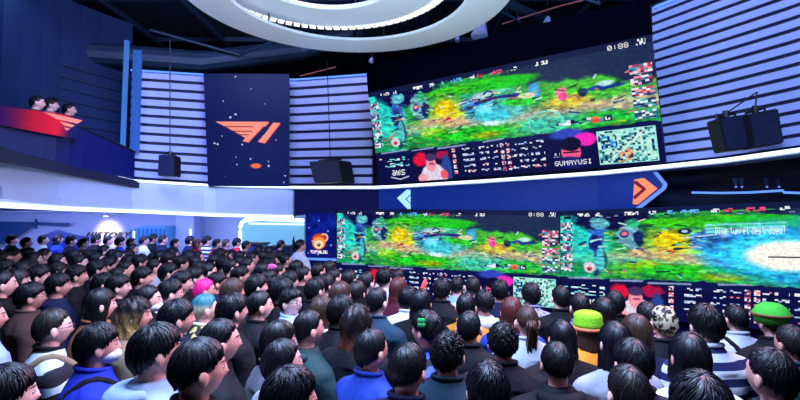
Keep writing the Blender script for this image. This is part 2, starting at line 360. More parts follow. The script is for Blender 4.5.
def parapet_canvas():
    c = Canvas(230, 60, (26, 8, 96), 11)
    g = np.exp(-((c.U-.42)/.3)**2)*np.clip(1.25-c.V*.35, 0, 1); c.mix(g*1.1, (190, 12, 40)); c.mix(np.exp(-((c.U-.62)/.16)**2)*.9, (235, 20, 40))
    c.mix((c.U-.8)*8, (14, 18, 90))
    for P in ([(.42, .02), (.995, .16), (.93, .34), (.6, .26)], [(.64, .34), (.9, .42), (.85, .54), (.73, .5)], [(.74, .58), (.84, .61), (.8, .7), (.78, .7)]): c.poly(P, (255, 150, 140))
    return np.clip(c.a, 0, 1)
def display(name, img, TL, TR, BR, BL, m, parent=None, nsub=None):
    h, w = img.shape[:2]
    u = np.linspace(0, 1, w+1); v = np.linspace(0, 1, h+1); U, V = np.meshgrid(u, v)
    P = [np.array(p) for p in (TL, TR, BR, BL)]
    co = (P[0][None, None]*((1-U)*(1-V))[..., None] + P[1]*(U*(1-V))[..., None] + P[2]*(U*V)[..., None] + P[3]*((1-U)*V)[..., None]).reshape(-1, 3)
    j, i = np.meshgrid(np.arange(h), np.arange(w), indexing='ij'); a = (j*(w+1)+i).ravel()
    faces = np.stack([a, a+w+1, a+w+2, a+1], 1)
    me = bpy.data.meshes.new(name)
    me.vertices.add(len(co)); me.vertices.foreach_set('co', co.ravel())
    me.loops.add(faces.size); me.loops.foreach_set('vertex_index', faces.ravel().astype(np.int32))
    me.polygons.add(len(faces)); me.polygons.foreach_set('loop_start', np.arange(0, faces.size, 4, dtype=np.int32)); me.polygons.foreach_set('loop_total', np.full(len(faces), 4, np.int32))
    me.update(calc_edges=True)
    ca = me.color_attributes.new('Col', 'FLOAT_COLOR', 'CORNER')
    L = np.where(img <= .04045, img/12.92, ((img+.055)/1.055)**2.4).reshape(-1, 3)
    d = np.ones((len(faces)*4, 4), np.float32); d[:, :3] = np.repeat(L, 4, axis=0); ca.data.foreach_set('color', d.ravel())
    return link(name, me, m, parent)
def led_screen(name, img, TL, TR, BR, BL, label, cat, m=None, mask_top=None, thick=.12):
    TL, TR, BR, BL = map(Vector, (TL, TR, BR, BL))
    base = (BL+BR)/2; n = (TR-TL).cross(BL-TL).normalized()
    if n.dot(base-CAM) < 0: n = -n
    t = empty(name, base, label, cat)
    s = display('display', img, TL-base, TR-base, BR-base, BL-base, m or M['display'], t)
    bm = bmesh.new(); e = n*.03; K = 10
    def bl(u, v): return TL*(1-u)*(1-v)+TR*u*(1-v)+BR*u*v+BL*(1-u)*v-base
    g = [[[bm.verts.new(bl(i/K, j/K)+n*q) for i in range(K+1)] for j in range(K+1)] for q in (.006, thick)]
    for q in (0, 1):
        for j in range(K):
            for i in range(K): bm.faces.new((g[q][j][i], g[q][j][i+1], g[q][j+1][i+1], g[q][j+1][i]))
    for i in range(K):
        for a, b in (((0, i), (0, i+1)), ((K, i), (K, i+1)), ((i, 0), (i+1, 0)), ((i, K), (i+1, K))):
            bm.faces.new((g[0][a[0]][a[1]], g[0][b[0]][b[1]], g[1][b[0]][b[1]], g[1][a[0]][a[1]]))
    bmobj('casing', bm, M['black'], t)
    if mask_top:
        a, b = map(Vector, mask_top); bm = bmesh.new(); hexa(bm, a-base, b-base, TR-base, TL-base, n*thick); bmobj('masking_panel', bm, M['screen_off'], t)
    return t
# ------------------------------------------------------------ room shell
def struct(name, bm, m, smooth=False):
    return tag(bmobj(name, bm, m, smooth=smooth), kind='structure')
X0, X1, Y0, Y1, ZC = -14, 8.5, -3.5, 14, 6.5
bm = bmesh.new(); P = [(X0, Y0), (X1, Y0), (X1, Y1), (X0, Y1)]
hexa(bm, *[(x, y, floor_z(x, y)) for x, y in P], (0, 0, -.3)); struct('floor', bm, M['floor'])
bm = bmesh.new(); box(bm, (X0-.2, Y0-.2, ZC), (X1+.2, Y1+.2, ZC+.2)); struct('ceiling', bm, M['ceiling'])
for nm, lo, hi in (('wall_left', (X0-.2, Y0-.2, -.6), (X0, Y1+.2, ZC)), ('wall_right', (X1, Y0-.2, -.6), (X1+.2, Y1+.2, ZC)),
                   ('wall_front', (X0, Y0-.2, -.6), (X1, Y0, ZC)), ('wall_back', (X0, Y1, -.6), (X1, Y1+.2, ZC))):
    bm = bmesh.new(); box(bm, lo, hi); struct(nm, bm, M['darkwall'])
# slatted walls: a dark backing with proud white slats
LEDGE_Y = [(0, 4.6), (60, 6.4), (135, 8.2), (210, 9.1), (290, 9.3), (380, 8.6), (480, 7.7), (600, 6.6), (650, 6.1), (720, 5.45), (800, 4.7), (900, 4.0)]
LEDGE_PY = [(0, 148), (68, 166), (135, 181), (210, 185.5), (290, 187.5), (380, 187.5), (480, 181.5), (600, 173), (650, 168), (720, 161), (800, 150), (900, 132)]
def slat_wall(name, x0, x1, top, nsl, back=.3):
    xs = smoothed([(x0, 0), (x1, 0)], 15)
    bmB = bmesh.new(); bmS = bmesh.new()
    def pt(x, y, off): return at(x, y, interp(LEDGE_Y, x)+off)
    lo = [pt(x, interp(LEDGE_PY, x)-1, back) for x in xs]; hi = [pt(x, interp(top, x), back) for x in xs]
    ribbon(bmB, [(p.x, p.y+.03) for p in lo], [p.z for p in lo], [p.z+.05 for p in hi], .12)
    struct(name, bmB, M['darkwall'])
    bmS = bmesh.new()
    for k in range(nsl):
        a, b = (k+.34)/nsl, (k+1.0)/nsl
        ribbon(bmS, [(p.x, p.y-.02) for p in lo], [p.z+(q.z-p.z)*a for p, q in zip(lo, hi)], [p.z+(q.z-p.z)*b for p, q in zip(lo, hi)], .045)
    return struct(name.replace('wall', 'trim').replace('back_left', '1').replace('back_right', '2'), bmS, M['slat'])
slat_wall('wall_back_left', 131, 372, [(131, 72), (290, 82), (372, 76)], 12)
slat_wall('wall_back_right', 655, 860, [(655, 8), (800, -49), (860, -78)], 17)
# bright cornice above each slatted wall
for i, (xa, xb, tp) in enumerate(((131, 372, [(131, 70), (290, 80), (372, 74)]), (655, 860, [(655, 7), (800, -51), (860, -80)]))):
    xs = smoothed([(xa, 0), (xb, 0)], 15); P = [at(x, interp(tp, x), interp(LEDGE_Y, x)+.22) for x in xs]
    bm = bmesh.new(); tube(bm, P, .018, 6)
    tag(bmobj('light_strip', bm, M['strip_dim'], origin=P[len(P)//2]), ['thin blue light line along the top of the slatted wall behind the winged logo banner', 'thin blue light line along the top of the slatted wall right of the upper screen'][i], 'light strip')
# masonry behind the upper screen between the slatted walls
bm = bmesh.new(); xs = smoothed([(368, 0), (662, 0)], 20)
P = [at(x, 180, interp(LEDGE_Y, x)+.5) for x in xs]; ribbon(bm, [(p.x, p.y) for p in P], 2.9, 5.3, .1); struct('wall_back_middle', bm, M['darkwall'])
# glowing ledge that runs round the whole hall
xs = [x for x in smoothed(LEDGE_PY, 15) if x >= 120]; P = [at(x, interp(LEDGE_PY, x), interp(LEDGE_Y, x)) for x in xs]
ledge = empty('glowing_ledge', P[len(P)//2], 'long curved ledge with a bright blue-white edge under the upper screen and slatted walls', 'ledge')
bm = bmesh.new(); ribbon(bm, [(p.x, p.y-.05) for p in P], [p.z-.035 for p in P], [p.z+.02 for p in P], .3); bmobj('shelf', local(ledge, bm), M['white'], ledge)
bm = bmesh.new(); tube(bm, [p+Vector((0, -.09, 0)) for x, p in zip(xs, P) if x >= 105], .022, 6); bmobj('light_tube', local(ledge, bm), M['strip'], ledge)
# white fascia below the ledge, left part
FB = [(0, 205), (60, 208.5), (135, 211.5), (210, 215), (293, 217)]
xs = smoothed(FB, 12); A = [at(x, interp(LEDGE_PY, x)+2, interp(LEDGE_Y, x)-.03) for x in xs]; Bt = [at(x, interp(FB, x), interp(LEDGE_Y, x)-.03) for x in xs]
bm = bmesh.new(); ribbon(bm, [(p.x, p.y) for p in A], [b.z for b in Bt], [a.z for a in A], .12); struct('trim_3', bm, M['white'])
bm = bmesh.new(); tube(bm, [b+Vector((0, .0, .0)) for b in Bt], .03, 6)
tag(bmobj('light_strip', bm, M['strip'], origin=Bt[len(Bt)//2]), 'bright white light strip along the bottom of the white fascia, above the back-left crowd', 'light strip')
# dark access flap on the fascia
p = at(226, 191, interp(LEDGE_Y, 226)+.05)
bm = bmesh.new(); a = [at(x, y, interp(LEDGE_Y, x)+.06) for x, y in ((214, 188.5), (239, 191.5), (239, 196), (214, 194))]; hexa(bm, *a, (0, .05, 0))
tag(bmobj('ceiling_spotlight_bar', bm, M['black'], origin=p), 'small dark bar fixed on the white fascia under the winged logo banner', 'fixture')
# soffit under the gallery and the lit back wall of the lobby
bm = bmesh.new(); pts = [(p.x, p.y+.02) for p in Bt]; v = [bm.verts.new((x, y, 2.52)) for x, y in pts] + [bm.verts.new((at(293, 0, 9.3).x, 12.6, 2.52)), bm.verts.new((X0, 12.6, 2.52)), bm.verts.new((X0, 4.6, 2.52))]
f = bm.faces.new(v); r = bmesh.ops.extrude_face_region(bm, geom=[f]); bmesh.ops.translate(bm, verts=[q for q in r['geom'] if isinstance(q, bmesh.types.BMVert)], vec=(0, 0, .12)); struct('ceiling_lobby', bm, M['white'])
bm = bmesh.new(); box(bm, (X0, 12.4, -.3), (-1.2, 12.6, 2.52)); struct('wall_lobby', bm, M['white'])
def facing_quad(bm, pts, Y, th=.05):
    hexa(bm, *[at(x, y, Y) for x, y in pts], (0, th, 0))
# lobby furniture, on the back wall
bm = bmesh.new(); facing_quad(bm, ((-40, 221), (36, 222), (20, 234), (-40, 262)), 12.2)
tag(bmobj('wall_board', bm, M['teal'], origin=at(0, 240, 12.2)), 'dark teal slanted board on the lobby wall at far left', 'board')
bm = bmesh.new(); facing_quad(bm, ((36, 222), (69, 223), (64, 226.5), (36, 225)), 12.2); facing_quad(bm, ((34.6, 219), (36, 219), (36, 229), (34.6, 229)), 12.15)
tag(bmobj('shelf_bar', bm, M['teal'], origin=at(50, 224, 12.2)), 'narrow dark teal bar on the lobby wall beside the slanted board', 'bar')
cu = bpy.data.curves.new('txt', 'FONT'); cu.body = 'HISTORY'; cu.size = .34; cu.shear = .4; cu.extrude = .01; cu.space_character = 1.15
to = bpy.data.objects.new('t', cu); C.objects.link(to); bpy.context.view_layer.update()
me = bpy.data.meshes.new_from_object(to.evaluated_get(bpy.context.evaluated_depsgraph_get())); bpy.data.objects.remove(to)
o = link('wall_lettering', me, M['text']); o.location = at(85, 237.5, 12.36); o.rotation_euler = (PI/2, 0, 0); o.scale = (.72, .6, 1)
tag(o, 'black slanted lettering on the warm-lit part of the lobby wall', 'lettering')
t = empty('wall_light', at(106, 212, 12.1), 'small warm spotlight above the black lettering on the lobby wall', 'light')
bm = bmesh.new(); q = at(106, 212, 12.1); tube(bm, [q+Vector((0, .0, .02)), q+Vector((0, 0, -.1))], .07, 12); bmobj('housing', local(t, bm), M['white'], t)
bm = bmesh.new(); tube(bm, [q+Vector((0, 0, -.1)), q+Vector((0, 0, -.115))], .055, 12); bmobj('bulb', local(t, bm), M['lampwarm'], t)
ld = bpy.data.lights.new('warm_spot', 'SPOT'); ld.energy = 190; ld.color = (1, .72, .45); ld.spot_size = .8; ld.spot_blend = 1; ld.shadow_soft_size = .06
lo = bpy.data.objects.new('warm_spot', ld); C.objects.link(lo); lo.location = (at(107, 214, 12.3).x, 11.35, at(106, 214, 11.35).z); lo.rotation_euler = (1.12, 0, 0)
# curved dark reception counter
t = None; bm = bmesh.new(); base = at(66, 260, 11.3); zf = floor_z(base.x, base.y)
n = 14; prof = []
for k in range(n+1):
    a = PI*k/n; prof.append((base.x - .62*math.cos(a), base.y - .3*math.sin(a), zf))
top = 1.1+zf+.68
vs = [bm.verts.new(p_) for p_ in prof]; vt = [bm.verts.new((p_[0]*.86+base.x*.14, p_[1], top - .18*abs(math.cos(PI*k/n)))) for k, p_ in enumerate(prof)]
for k in range(n): bm.faces.new((vs[k], vs[k+1], vt[k+1], vt[k]))
bm.faces.new(vt); bm.faces.new(vs[::-1]); bm.faces.new((vs[0], vt[0], vt[-1], vs[-1]))
tag(bmobj('display_plinth', bm, M['counter'], origin=(base.x, base.y, zf)), 'dark rounded plinth in the lobby behind the crowd, left of the lettering', 'plinth')
# blue glass booth
q = at(156, 240, 11.2); zf = floor_z(q.x, q.y); xl, xr = at(137, 0, 11.2).x, at(170, 0, 11.2).x
t = empty('display_booth', (q.x, 11.2, zf), 'blue glass booth with thin bars, between two white light posts in the lobby', 'booth')
bm = bmesh.new(); v = [bm.verts.new(p_) for p_ in ((xl, 11.2, zf), (xr, 11.2, zf), (xr, 11.2, at(0, 226, 11.2).z), (xl+.25, 11.2, at(0, 225, 11.2).z), (xl, 11.2, at(0, 231, 11.2).z))]
f = bm.faces.new(v); r = bmesh.ops.extrude_face_region(bm, geom=[f]); bmesh.ops.translate(bm, verts=[g for g in r['geom'] if isinstance(g, bmesh.types.BMVert)], vec=(0, .8, 0)); bmobj('box', local(t, bm), M['glassedge'], t)
bm = bmesh.new()
for k in range(9): x = xl+(xr-xl)*k/8; tube(bm, [(x, 11.17, zf), (x, 11.17, at(0, 229, 11.2).z)], .012, 5)
bmobj('bars', local(t, bm), M['teal'], t)
for k, (x, ya, yb) in enumerate(((134, 231, 262), (190.5, 229, 262))):
    a = at(x, ya, 11); zf = floor_z(a.x, 11); bm = bmesh.new(); tube(bm, [(a.x, 11, zf), (a.x, 11, a.z)], .022, 8)
    tag(bmobj('light_post', bm, M['strip'], origin=(a.x, 11, zf)), ['upright white light post just left of the blue glass booth', 'upright white light post just right of the blue glass booth'][k], 'light')
# pillar with flat canopy
a, b = at(176, 218, 11.6), at(194, 218, 11.6); bm = bmesh.new(); box(bm, (a.x, 11.6, floor_z(a.x, 11.6)), (b.x, 12.0, 2.52)); struct('wall_pier', bm, M['slat'])
# back-lit lobby window with rounded light tube
W = [at(x, y, 11.9) for x, y in ((242, 222), (304, 222), (304, 262), (242, 262))]
t = empty('window_1', (W[0]+W[2])/2, None, None); t['kind'] = 'structure'
bm = bmesh.new(); hexa(bm, *W, (0, .05, 0)); bmobj('window_pane', local(t, bm), M['glasslit'], t)
loc = []
for (x, y) in ((240, 262), (240, 232), (240.3, 227), (241.5, 223), (244.5, 220.5), (249, 219.5), (262, 219), (304, 220.5)): loc.append(at(x, y, 11.8))
bm = bmesh.new(); tube(bm, loc, .045, 8); bmobj('light_tube', local(t, bm), M['strip'], t)
bm = bmesh.new(); tube(bm, [at(249, 223.5, 11.8), at(304, 224.5, 11.8)], .02, 6); bmobj('inner_tube', local(t, bm), M['strip'], t)
# desks and cone tree in front of that window
def desk(px0, px1, pyt, Y, label, mm):
    a, b = at(px0, pyt, Y), at(px1, pyt, Y); zf = floor_z(a.x, Y); t = empty('desk', ((a.x+b.x)/2, Y, zf), label, 'desk')
    bm = bmesh.new(); box(bm, (a.x, Y, zf), (b.x, Y+.5, a.z-.04)); bmobj('body', local(t, bm), mm, t)
    bm = bmesh.new(); box(bm, (a.x-.04, Y-.04, a.z-.04), (b.x+.04, Y+.54, a.z)); bmobj('desk_top', local(t, bm), M['black'], t)
desk(245, 262, 243, 10.6, 'dark blue desk in front of the lit lobby window, nearer the red jackets', M['counter'])
desk(270, 288, 246, 10.4, 'dark blue desk in front of the lit lobby window, beside the dark cone', M['counter'])
q = at(293.5, 256, 10); zf = floor_z(q.x, 10); t = empty('cone_tree', (q.x, 10, zf), 'dark pointed cone-shaped tree standing before the lit lobby window', 'tree')
bm = bmesh.new(); topz = at(0, 234, 10).z
for k in range(7):
    z = zf+.35+(topz-zf-.5)*k/7; rr = .3*(1-k/7.4); r2 = .3*(1-(k+1.2)/7.6)
    tube(bm, [(q.x, 10, z), (q.x, 10, z+(topz-zf)/7*1.1)], [rr, max(r2*.6, .01)], 12)
bmobj('foliage', local(t, bm), M['tree'], t)
bm = bmesh.new(); tube(bm, [(q.x, 10, zf), (q.x, 10, zf+.4)], .05, 8); bmobj('trunk', local(t, bm), M['black'], t)
# ------------------------------------------------------------ gallery on the left
xs = smoothed([(-60, 0), (135, 0)], 13)
GY = [(-60, 3.0), (0, 4.6), (60, 6.4), (135, 8.2)]
PT = [(-60, 96), (0, 108), (35, 116), (83, 128), (135, 152)]; PB = [(-60, 128), (0, 149), (68, 166), (135, 181)]
A = [at(x, interp(PT, x), interp(GY, x)-.05) for x in xs]; Bt = [at(x, interp(PB, x), interp(GY, x)-.05) for x in xs]
t = empty('gallery_balcony', Bt[8], 'upper gallery balcony on the left with a dark blue parapet and red display', 'balcony')
bm = bmesh.new(); ribbon(bm, [(p.x, p.y) for p in A], [b.z for b in Bt], [a.z for a in A], .1); bmobj('parapet', local(t, bm), mat('deep_blue_panel', rgb(14, 26, 92), .3, bump=.03), t)
bm = bmesh.new(); tube(bm, A, .02, 6); bmobj('handrail', local(t, bm), M['blacksteel'], t)
bm = bmesh.new(); ribbon(bm, [(p.x+.05, p.y+.1) for p in Bt], [b.z-.12 for b in Bt], [b.z for b in Bt], 2.2); bmobj('deck', local(t, bm), M['darkwall'], t)
q = [at(x, y, interp(GY, x)-.08) for x, y in ((0, 109.5), (84, 118), (68, 137), (0, 124))]
led_screen('parapet_screen', parapet_canvas(), at(0, 106, 4.48), at(84, 117, 6.75), at(76, 139, 6.6), at(0, 125, 4.48), 'glowing red screen with pink winged logo on the gallery parapet', 'screen', thick=.04)
# dark rear of the gallery, its glass edge and post
bm = bmesh.new(); xs = smoothed([(-80, 0), (131, 0)], 20); G2 = [(-80, 5.0), (0, 7.2), (131, 9.3)]; P = [at(x, 100, interp(G2, x)) for x in xs]
ribbon(bm, [(p.x, p.y) for p in P], 2.95, 6.2, .1); struct('wall_gallery', bm, mat('gallery_wall', rgb(12, 42, 88), .6, bump=.2, bscale=6, vary=.4))
bm = bmesh.new()
for k in range(9): ribbon(bm, [(p.x, p.y-.06) for p in P[-5:]], 3.4+k*.2, 3.43+k*.2, .03)
struct('trim_4', bm, M['duct'])
a = at(125, 84, 8.1); b = at(121.5, 152, 8.1)
bm = bmesh.new(); hexa(bm, b+Vector((-.03, 0, 0)), b+Vector((.03, 0, 0)), at(126, 40, 8.1)+Vector((.03, 0, 0)), at(126, 40, 8.1)+Vector((-.03, 0, 0)), (0, .06, 0))
tag(bmobj('gallery_post', bm, M['glassedge'], origin=b), 'thin pale blue upright post at the end of the gallery balcony', 'post')
bm = bmesh.new(); q = [at(x, y, 8.3) for x, y in ((130, 152), (138, 152), (141, 50), (133, 50))]; hexa(bm, *q, (0, .05, 0))
tag(bmobj('glass_fin', bm, mat('blue_glass_fin', rgb(70, 130, 220), .1, emit=.25, bump=.4, bscale=30), origin=q[0]), 'blue-lit glass fin between the gallery and the slatted wall', 'glass panel')  # blue light in the fin is put in as emission of the glass
# ------------------------------------------------------------ screens and banners
led_screen('winged_logo_banner', banner_canvas(), at(203.5, 73.5, 8.95), at(289, 74, 9.15), at(289, 186.5, 9.15), at(208, 186, 8.95), 'tall dark LED banner with a coral winged logo on the slatted wall', 'banner')
GAME = game(3)
led_screen('upper_screen', GAME, at(368, 93, 8.0), at(651, 34.5, 5.6), at(666, 163, 5.98), at(379.5, 184, 8.35), 'large upper LED screen showing a green battle-arena game, tilted above the ledge', 'screen', mask_top=(at(366, 67, 7.85), at(648, -3, 5.45)))
LZ = .012
led_screen('lower_screen', GAME, at(337, 209, 8.6), at(560, 211, 6.9), at(560, 311, 6.9), at(337, 291, 8.6), 'lower LED screen half beside the round orange emblem panel, showing the game', 'screen')
led_screen('lower_screen', game(4, True), at(560.5, 211, 6.88), at(1050, 191, 3.89), at(1050, 355.6, 3.89), at(560.5, 311, 6.88), 'lower LED screen half at right, showing the game with a white flash', 'screen')
led_screen('emblem_panel', emblem_canvas(), at(305.5, 214, 8.95), at(336, 212, 8.7), at(336, 258, 8.7), at(305.5, 257, 8.95), 'navy LED panel with a round orange eye emblem, left of the lower screen', 'screen')
# lamp-lit sill under the emblem panel and dark stage front below all the lower screens
bm = bmesh.new(); a, b = at(288, 258, 9.0), at(336, 260, 8.66); tube(bm, [a, b], .02, 6)
tag(bmobj('light_strip', bm, M['strip_dim'], origin=a), 'short pale light strip under the orange emblem panel', 'light strip')
bm = bmesh.new(); kn = [(290, 9.1, 258), (337, 8.72, 261), (337.5, 8.72, 293), (560, 7.0, 313), (1050, 4.0, 357)]
P = [at(x, y, Y) for x, Y, y in kn]; ribbon(bm, [(p.x, p.y) for p in P], [floor_z(p.x, p.y) for p in P], [p.z for p in P], .15); struct('wall_stage', bm, mat('stage_front', rgb(10, 22, 84), .35, bump=.05, vary=.15))
# blue LED band between the ledge and the lower screens
BT = [(293, 189.5), (380, 189.5), (480, 183.5), (600, 175), (672, 168.5)]; BB = [(293, 216), (337, 211), (395, 209), (480, 210), (560, 211), (598, 211)]
def band(name, xa, xb, m, label, poly_end=None):
    xs = smoothed([(xa, 0), (xb, 0)], 10); A = [at(x, interp(BT, x), interp(LEDGE_Y, x)+.05) for x in xs]; Bt = [at(x, interp(BB, x), interp(LEDGE_Y, x)+.05) for x in xs]
    bm = bmesh.new(); ribbon(bm, [(p.x, p.y) for p in A], [b.z for b in Bt], [a.z for a in A], .1)
    return tag(bmobj(name, bm, m, origin=Bt[len(Bt)//2]), label, 'banner')
band('led_band', 293, 379, M['lednavy'], 'dark navy LED band left of the white chevron, above the lower screen')
t = empty('led_band', at(500, 205, 7.5), 'royal blue LED band with white and orange chevrons under the upper screen', 'banner')
xs = smoothed([(379, 0), (598, 0)], 10); A = [at(x, interp(BT, x), interp(LEDGE_Y, x)+.05) for x in xs]; Bt = [at(x, interp(BB, x), interp(LEDGE_Y, x)+.05) for x in xs]
bm = bmesh.new(); ribbon(bm, [(p.x, p.y) for p in A], [b.z for b in Bt], [a.z for a in A], .1); bmobj('band_face', local(t, bm), M['ledblue'], t)
YC = lambda x: interp(LEDGE_Y, x)+.05
def flat(bm, pts, off, th=.02):
    v = [bm.verts.new(at(x, y, YC(x)-off)) for x, y in pts]; w = [bm.verts.new(at(x, y, YC(x)-off)+Vector((0, th, 0))) for x, y in pts]
    n = len(v); bm.faces.new(v); bm.faces.new(w[::-1])
    for i in range(n): bm.faces.new((v[i], w[i], w[(i+1) % n], v[(i+1) % n]))
bm = bmesh.new(); flat(bm, ((598, 175), (655, 170), (664, 181), (661, 188), (638, 207), (630, 210.5), (598, 211)), 0, .08); bmobj('band_end', local(t, bm), M['ledblue'], t)
bm = bmesh.new(); flat(bm, ((654, 172), (657.5, 172), (667.5, 184), (666, 189), (641, 208.5), (637, 209.5), (637, 207.5), (663, 187.5), (664, 184)), .02, .03); bmobj('end_outline', local(t, bm), mat('pale_blue_outline', rgb(110, 150, 240), .4, emit=.8), t)
bm = bmesh.new(); flat(bm, ((397, 198), (407, 189.5), (410.5, 190), (410.5, 194.5), (405, 199), (410.5, 204), (410.5, 209), (407.5, 209)), .03); o = bmobj('chevron', local(t, bm), M['chev_w'], t); o['label'] = 'pale white left-pointing chevron'
bm = bmesh.new(); flat(bm, ((406.5, 199), (410.5, 195.5), (410.5, 203)), .035); o = bmobj('chevron', local(t, bm), M['chev_w'], t); o['label'] = 'small white inner point'
bm = bmesh.new(); flat(bm, ((635, 179.5), (644, 178), (657.5, 188.5), (638, 204.5), (633.5, 204)), .03); o = bmobj('chevron', local(t, bm), M['chev_o'], t); o['label'] = 'orange right-pointing chevron'
bm = bmesh.new(); flat(bm, ((633.5, 182.5), (636.5, 180.5), (646.5, 189), (635, 199.5), (633.8, 196.5), (642.5, 189)), .045); o = bmobj('chevron', local(t, bm), M['chev_r'], t); o['label'] = 'dark red line inside the orange chevron'
# recess right of the band
bm = bmesh.new(); xs = smoothed([(640, 0), (1000, 0)], 20); P = [at(x, 180, interp([(640, 6.9), (800, 5.5), (1000, 4.2)], x)) for x in xs]; ribbon(bm, [(p.x, p.y) for p in P], 2.3, 3.3, .1); struct('wall_recess', bm, M['darkwall'])
bm = bmesh.new(); P = [at(x, y, Y) for x, y, Y in ((692, 192.5, 5.95), (720, 193, 5.7), (750, 192.5, 5.4), (783, 190.5, 5.2), (784, 192.5, 5.15), (800, 193, 5.0), (850, 192, 4.7))]; tube(bm, P, .014, 6)
tag(bmobj('light_strip', bm, M['strip_dim'], origin=P[2]), 'thin blue light line in the dark recess above the right half of the lower screen', 'light strip')
for k, x in enumerate((735, 741, 766, 778)):  # reflected streaks in the recess, modelled as small added lamps
    q = at(x, 178, 5.3); t = empty('recess_streak', q, 'small added lamp for a reflected streak in the dark recess under the right-hand speakers, lamp %s' % ['farthest from the wall edge', 'second from the chevron', 'third from the chevron', 'nearest the right edge of the view'][k], 'lamp', 'added lamps for streaks in the recess')
    t['label'] = ['leftmost', 'second from left', 'third from left', 'rightmost'][k] + ' of the four added lamps for reflected streaks in the right recess'
    bm = bmesh.new(); tube(bm, [q, at(x+1, 186, 5.3)], [.03, .012], 8); bmobj('hood', local(t, bm), M['duct'], t)
    bm = bmesh.new(); tube(bm, [at(x+1, 186.2, 5.3), at(x+1, 187.5, 5.3)], .01, 8); bmobj('bulb', local(t, bm), M['strip_dim'], t)
# ------------------------------------------------------------ speakers
def speaker(TL, TR, BR, BL, Y, depth, label, hang=None, side=0):
    a = [at(*p, Y) for p in (TL, TR, BR, BL)]; base = (a[2]+a[3])/2; t = empty('loudspeaker', base, label, 'speaker')
    sk = Vector((side, depth, 0))
    bm = bmesh.new(); hexa(bm, *a, sk); bmesh.ops.bevel(bm, geom=bm.edges[:], offset=.012, segments=2, affect='EDGES'); bmobj('cabinet', local(t, bm), M['black'], t)
    bm = bmesh.new(); c = sum(a, Vector())/4; hexa(bm, *[c+(p-c)*.93+Vector((0, -.012, 0)) for p in a], (0, .02, 0)); bmobj('front_grille', local(t, bm), M['grille'], t)
    bm = bmesh.new(); m_ = (a[0]+a[1])/2+sk*.5; tube(bm, [a[0]+sk*.5+Vector((.05, 0, .03)), a[1]+sk*.5+Vector((-.05, 0, .03))], .015, 6)
    tube(bm, [m_+Vector((0, 0, -.02)), m_+Vector((0, 0, .08))], .03, 6)
    for e in (-.1, .1): tube(bm, [m_+Vector((e, 0, -.02)), m_+Vector((e, 0, .05))], .012, 6)
    bmobj('bracket', local(t, bm), M['blacksteel'], t)
    if hang:
        bm = bmesh.new(); tube(bm, [m_+Vector((0, 0, .05)), at(hang[0], hang[1], Y+depth*.5)], .008, 6); bmobj('cable', local(t, bm), M['blacksteel'], t)
speaker((158.5, 154.5), (174.5, 155), (174.5, 176), (157.5, 175.5), 8.2, .25, 'small box speaker hanging before the slatted wall next to the gallery', (170, 40))
speaker((308.5, 161.5), (338, 160), (342, 182), (314, 183), 8.7, .25, 'dark box speaker hanging between the winged logo banner and the upper screen', (327, 60), .22)
speaker((719, 118), (747, 114), (753, 148), (727, 151), 5.0, .22, 'left one of the paired dark speakers before the right slatted wall', (757, 92))
speaker((748.5, 114), (778, 108), (784, 143), (754.5, 148), 4.9, .22, 'right one of the paired dark speakers before the right slatted wall', (757, 92))
# ------------------------------------------------------------ ceiling rings and fixtures
def ring(name, cx, cy, ro, ri, z, h, label, rope=None, hang=6.5):
    t = empty(name, (cx, cy, z), label, 'ceiling light ring'); bm = bmesh.new(); n = 96
    prof = [(ro, 0), (ro+.015, h*.5), (ro, h), (ri, h), (ri-.01, h*.5), (ri+.01, 0)]
    R_ = [[bm.verts.new((r_*math.cos(2*PI*k/n), r_*math.sin(2*PI*k/n), zz)) for r_, zz in prof] for k in range(n)]
    for k in range(n):
        a, b = R_[k], R_[(k+1) % n]
        for j in range(6): bm.faces.new((a[j], a[(j+1) % 6], b[(j+1) % 6], b[j]))
    bmobj('ring_body', bm, M['ring'], t, smooth=False)
    if rope:
        m_ = 84; bm = bmesh.new()
        for k in range(m_):
            a0, a1 = 2*PI*k/m_, 2*PI*(k+.72)/m_; zz = .0
            q = [Vector((r_*math.cos(a), r_*math.sin(a), zz-.012)) for r_, a in ((ro-.04, a0+.01), (ro-.04, a1+.012), (ro+.065, a1), (ro+.065, a0))]
            hexa(bm, *q, (0, 0, .05))
        o = bmobj('rope_light', bm, M['rope'], t); o['kind'] = 'stuff'; o['label'] = 'row of bright white light dashes round the rim'
        bm = bmesh.new(); tube(bm, [((ro+.03)*math.cos(2*PI*k/n), (ro+.03)*math.sin(2*PI*k/n), .04) for k in range(n)], .035, 6, closed=True); bmobj('rim_channel', bm, M['duct'], t)
    for k in range(6):
        a = 2*PI*k/6+.3; bm = bmesh.new(); tube(bm, [((ro+ri)/2*math.cos(a), (ro+ri)/2*math.sin(a), h), ((ro+ri)/2*math.cos(a), (ro+ri)/2*math.sin(a), 6.5-z)], .01, 6); bmobj('hanger_rod', bm, M['blacksteel'], t)
    return t
ring('light_ring', -.62, 5.53, 1.95, 1.43, 4.98, .035, 'large lower white ceiling ring, the outer one of two')
ring('light_ring', -.92, 5.6, 1.56, .93, 5.25, .06, 'upper white ceiling ring edged with bright dashes, inside the larger ring', rope=True)
def duct(P, r, label, m=M['duct'], name='ceiling_duct', cat='duct'):
    bm = bmesh.new(); tube(bm, P, r, 12); return tag(bmobj(name, bm, m, origin=P[0], smooth=False), label, cat)
duct([at(-100, 40, 7.6), at(200, 62, 9.6), at(300, 50, 10.4), at(360, 30, 10.6)], .22, 'dark round duct on the ceiling above the winged logo banner')
duct([at(480, -30, 6), at(510, 4, 7), at(548, 22, 8)], .07, 'slanted ceiling pipe right of the white rings, ending over the black masking panel', name='ceiling_pipe', cat='pipe')
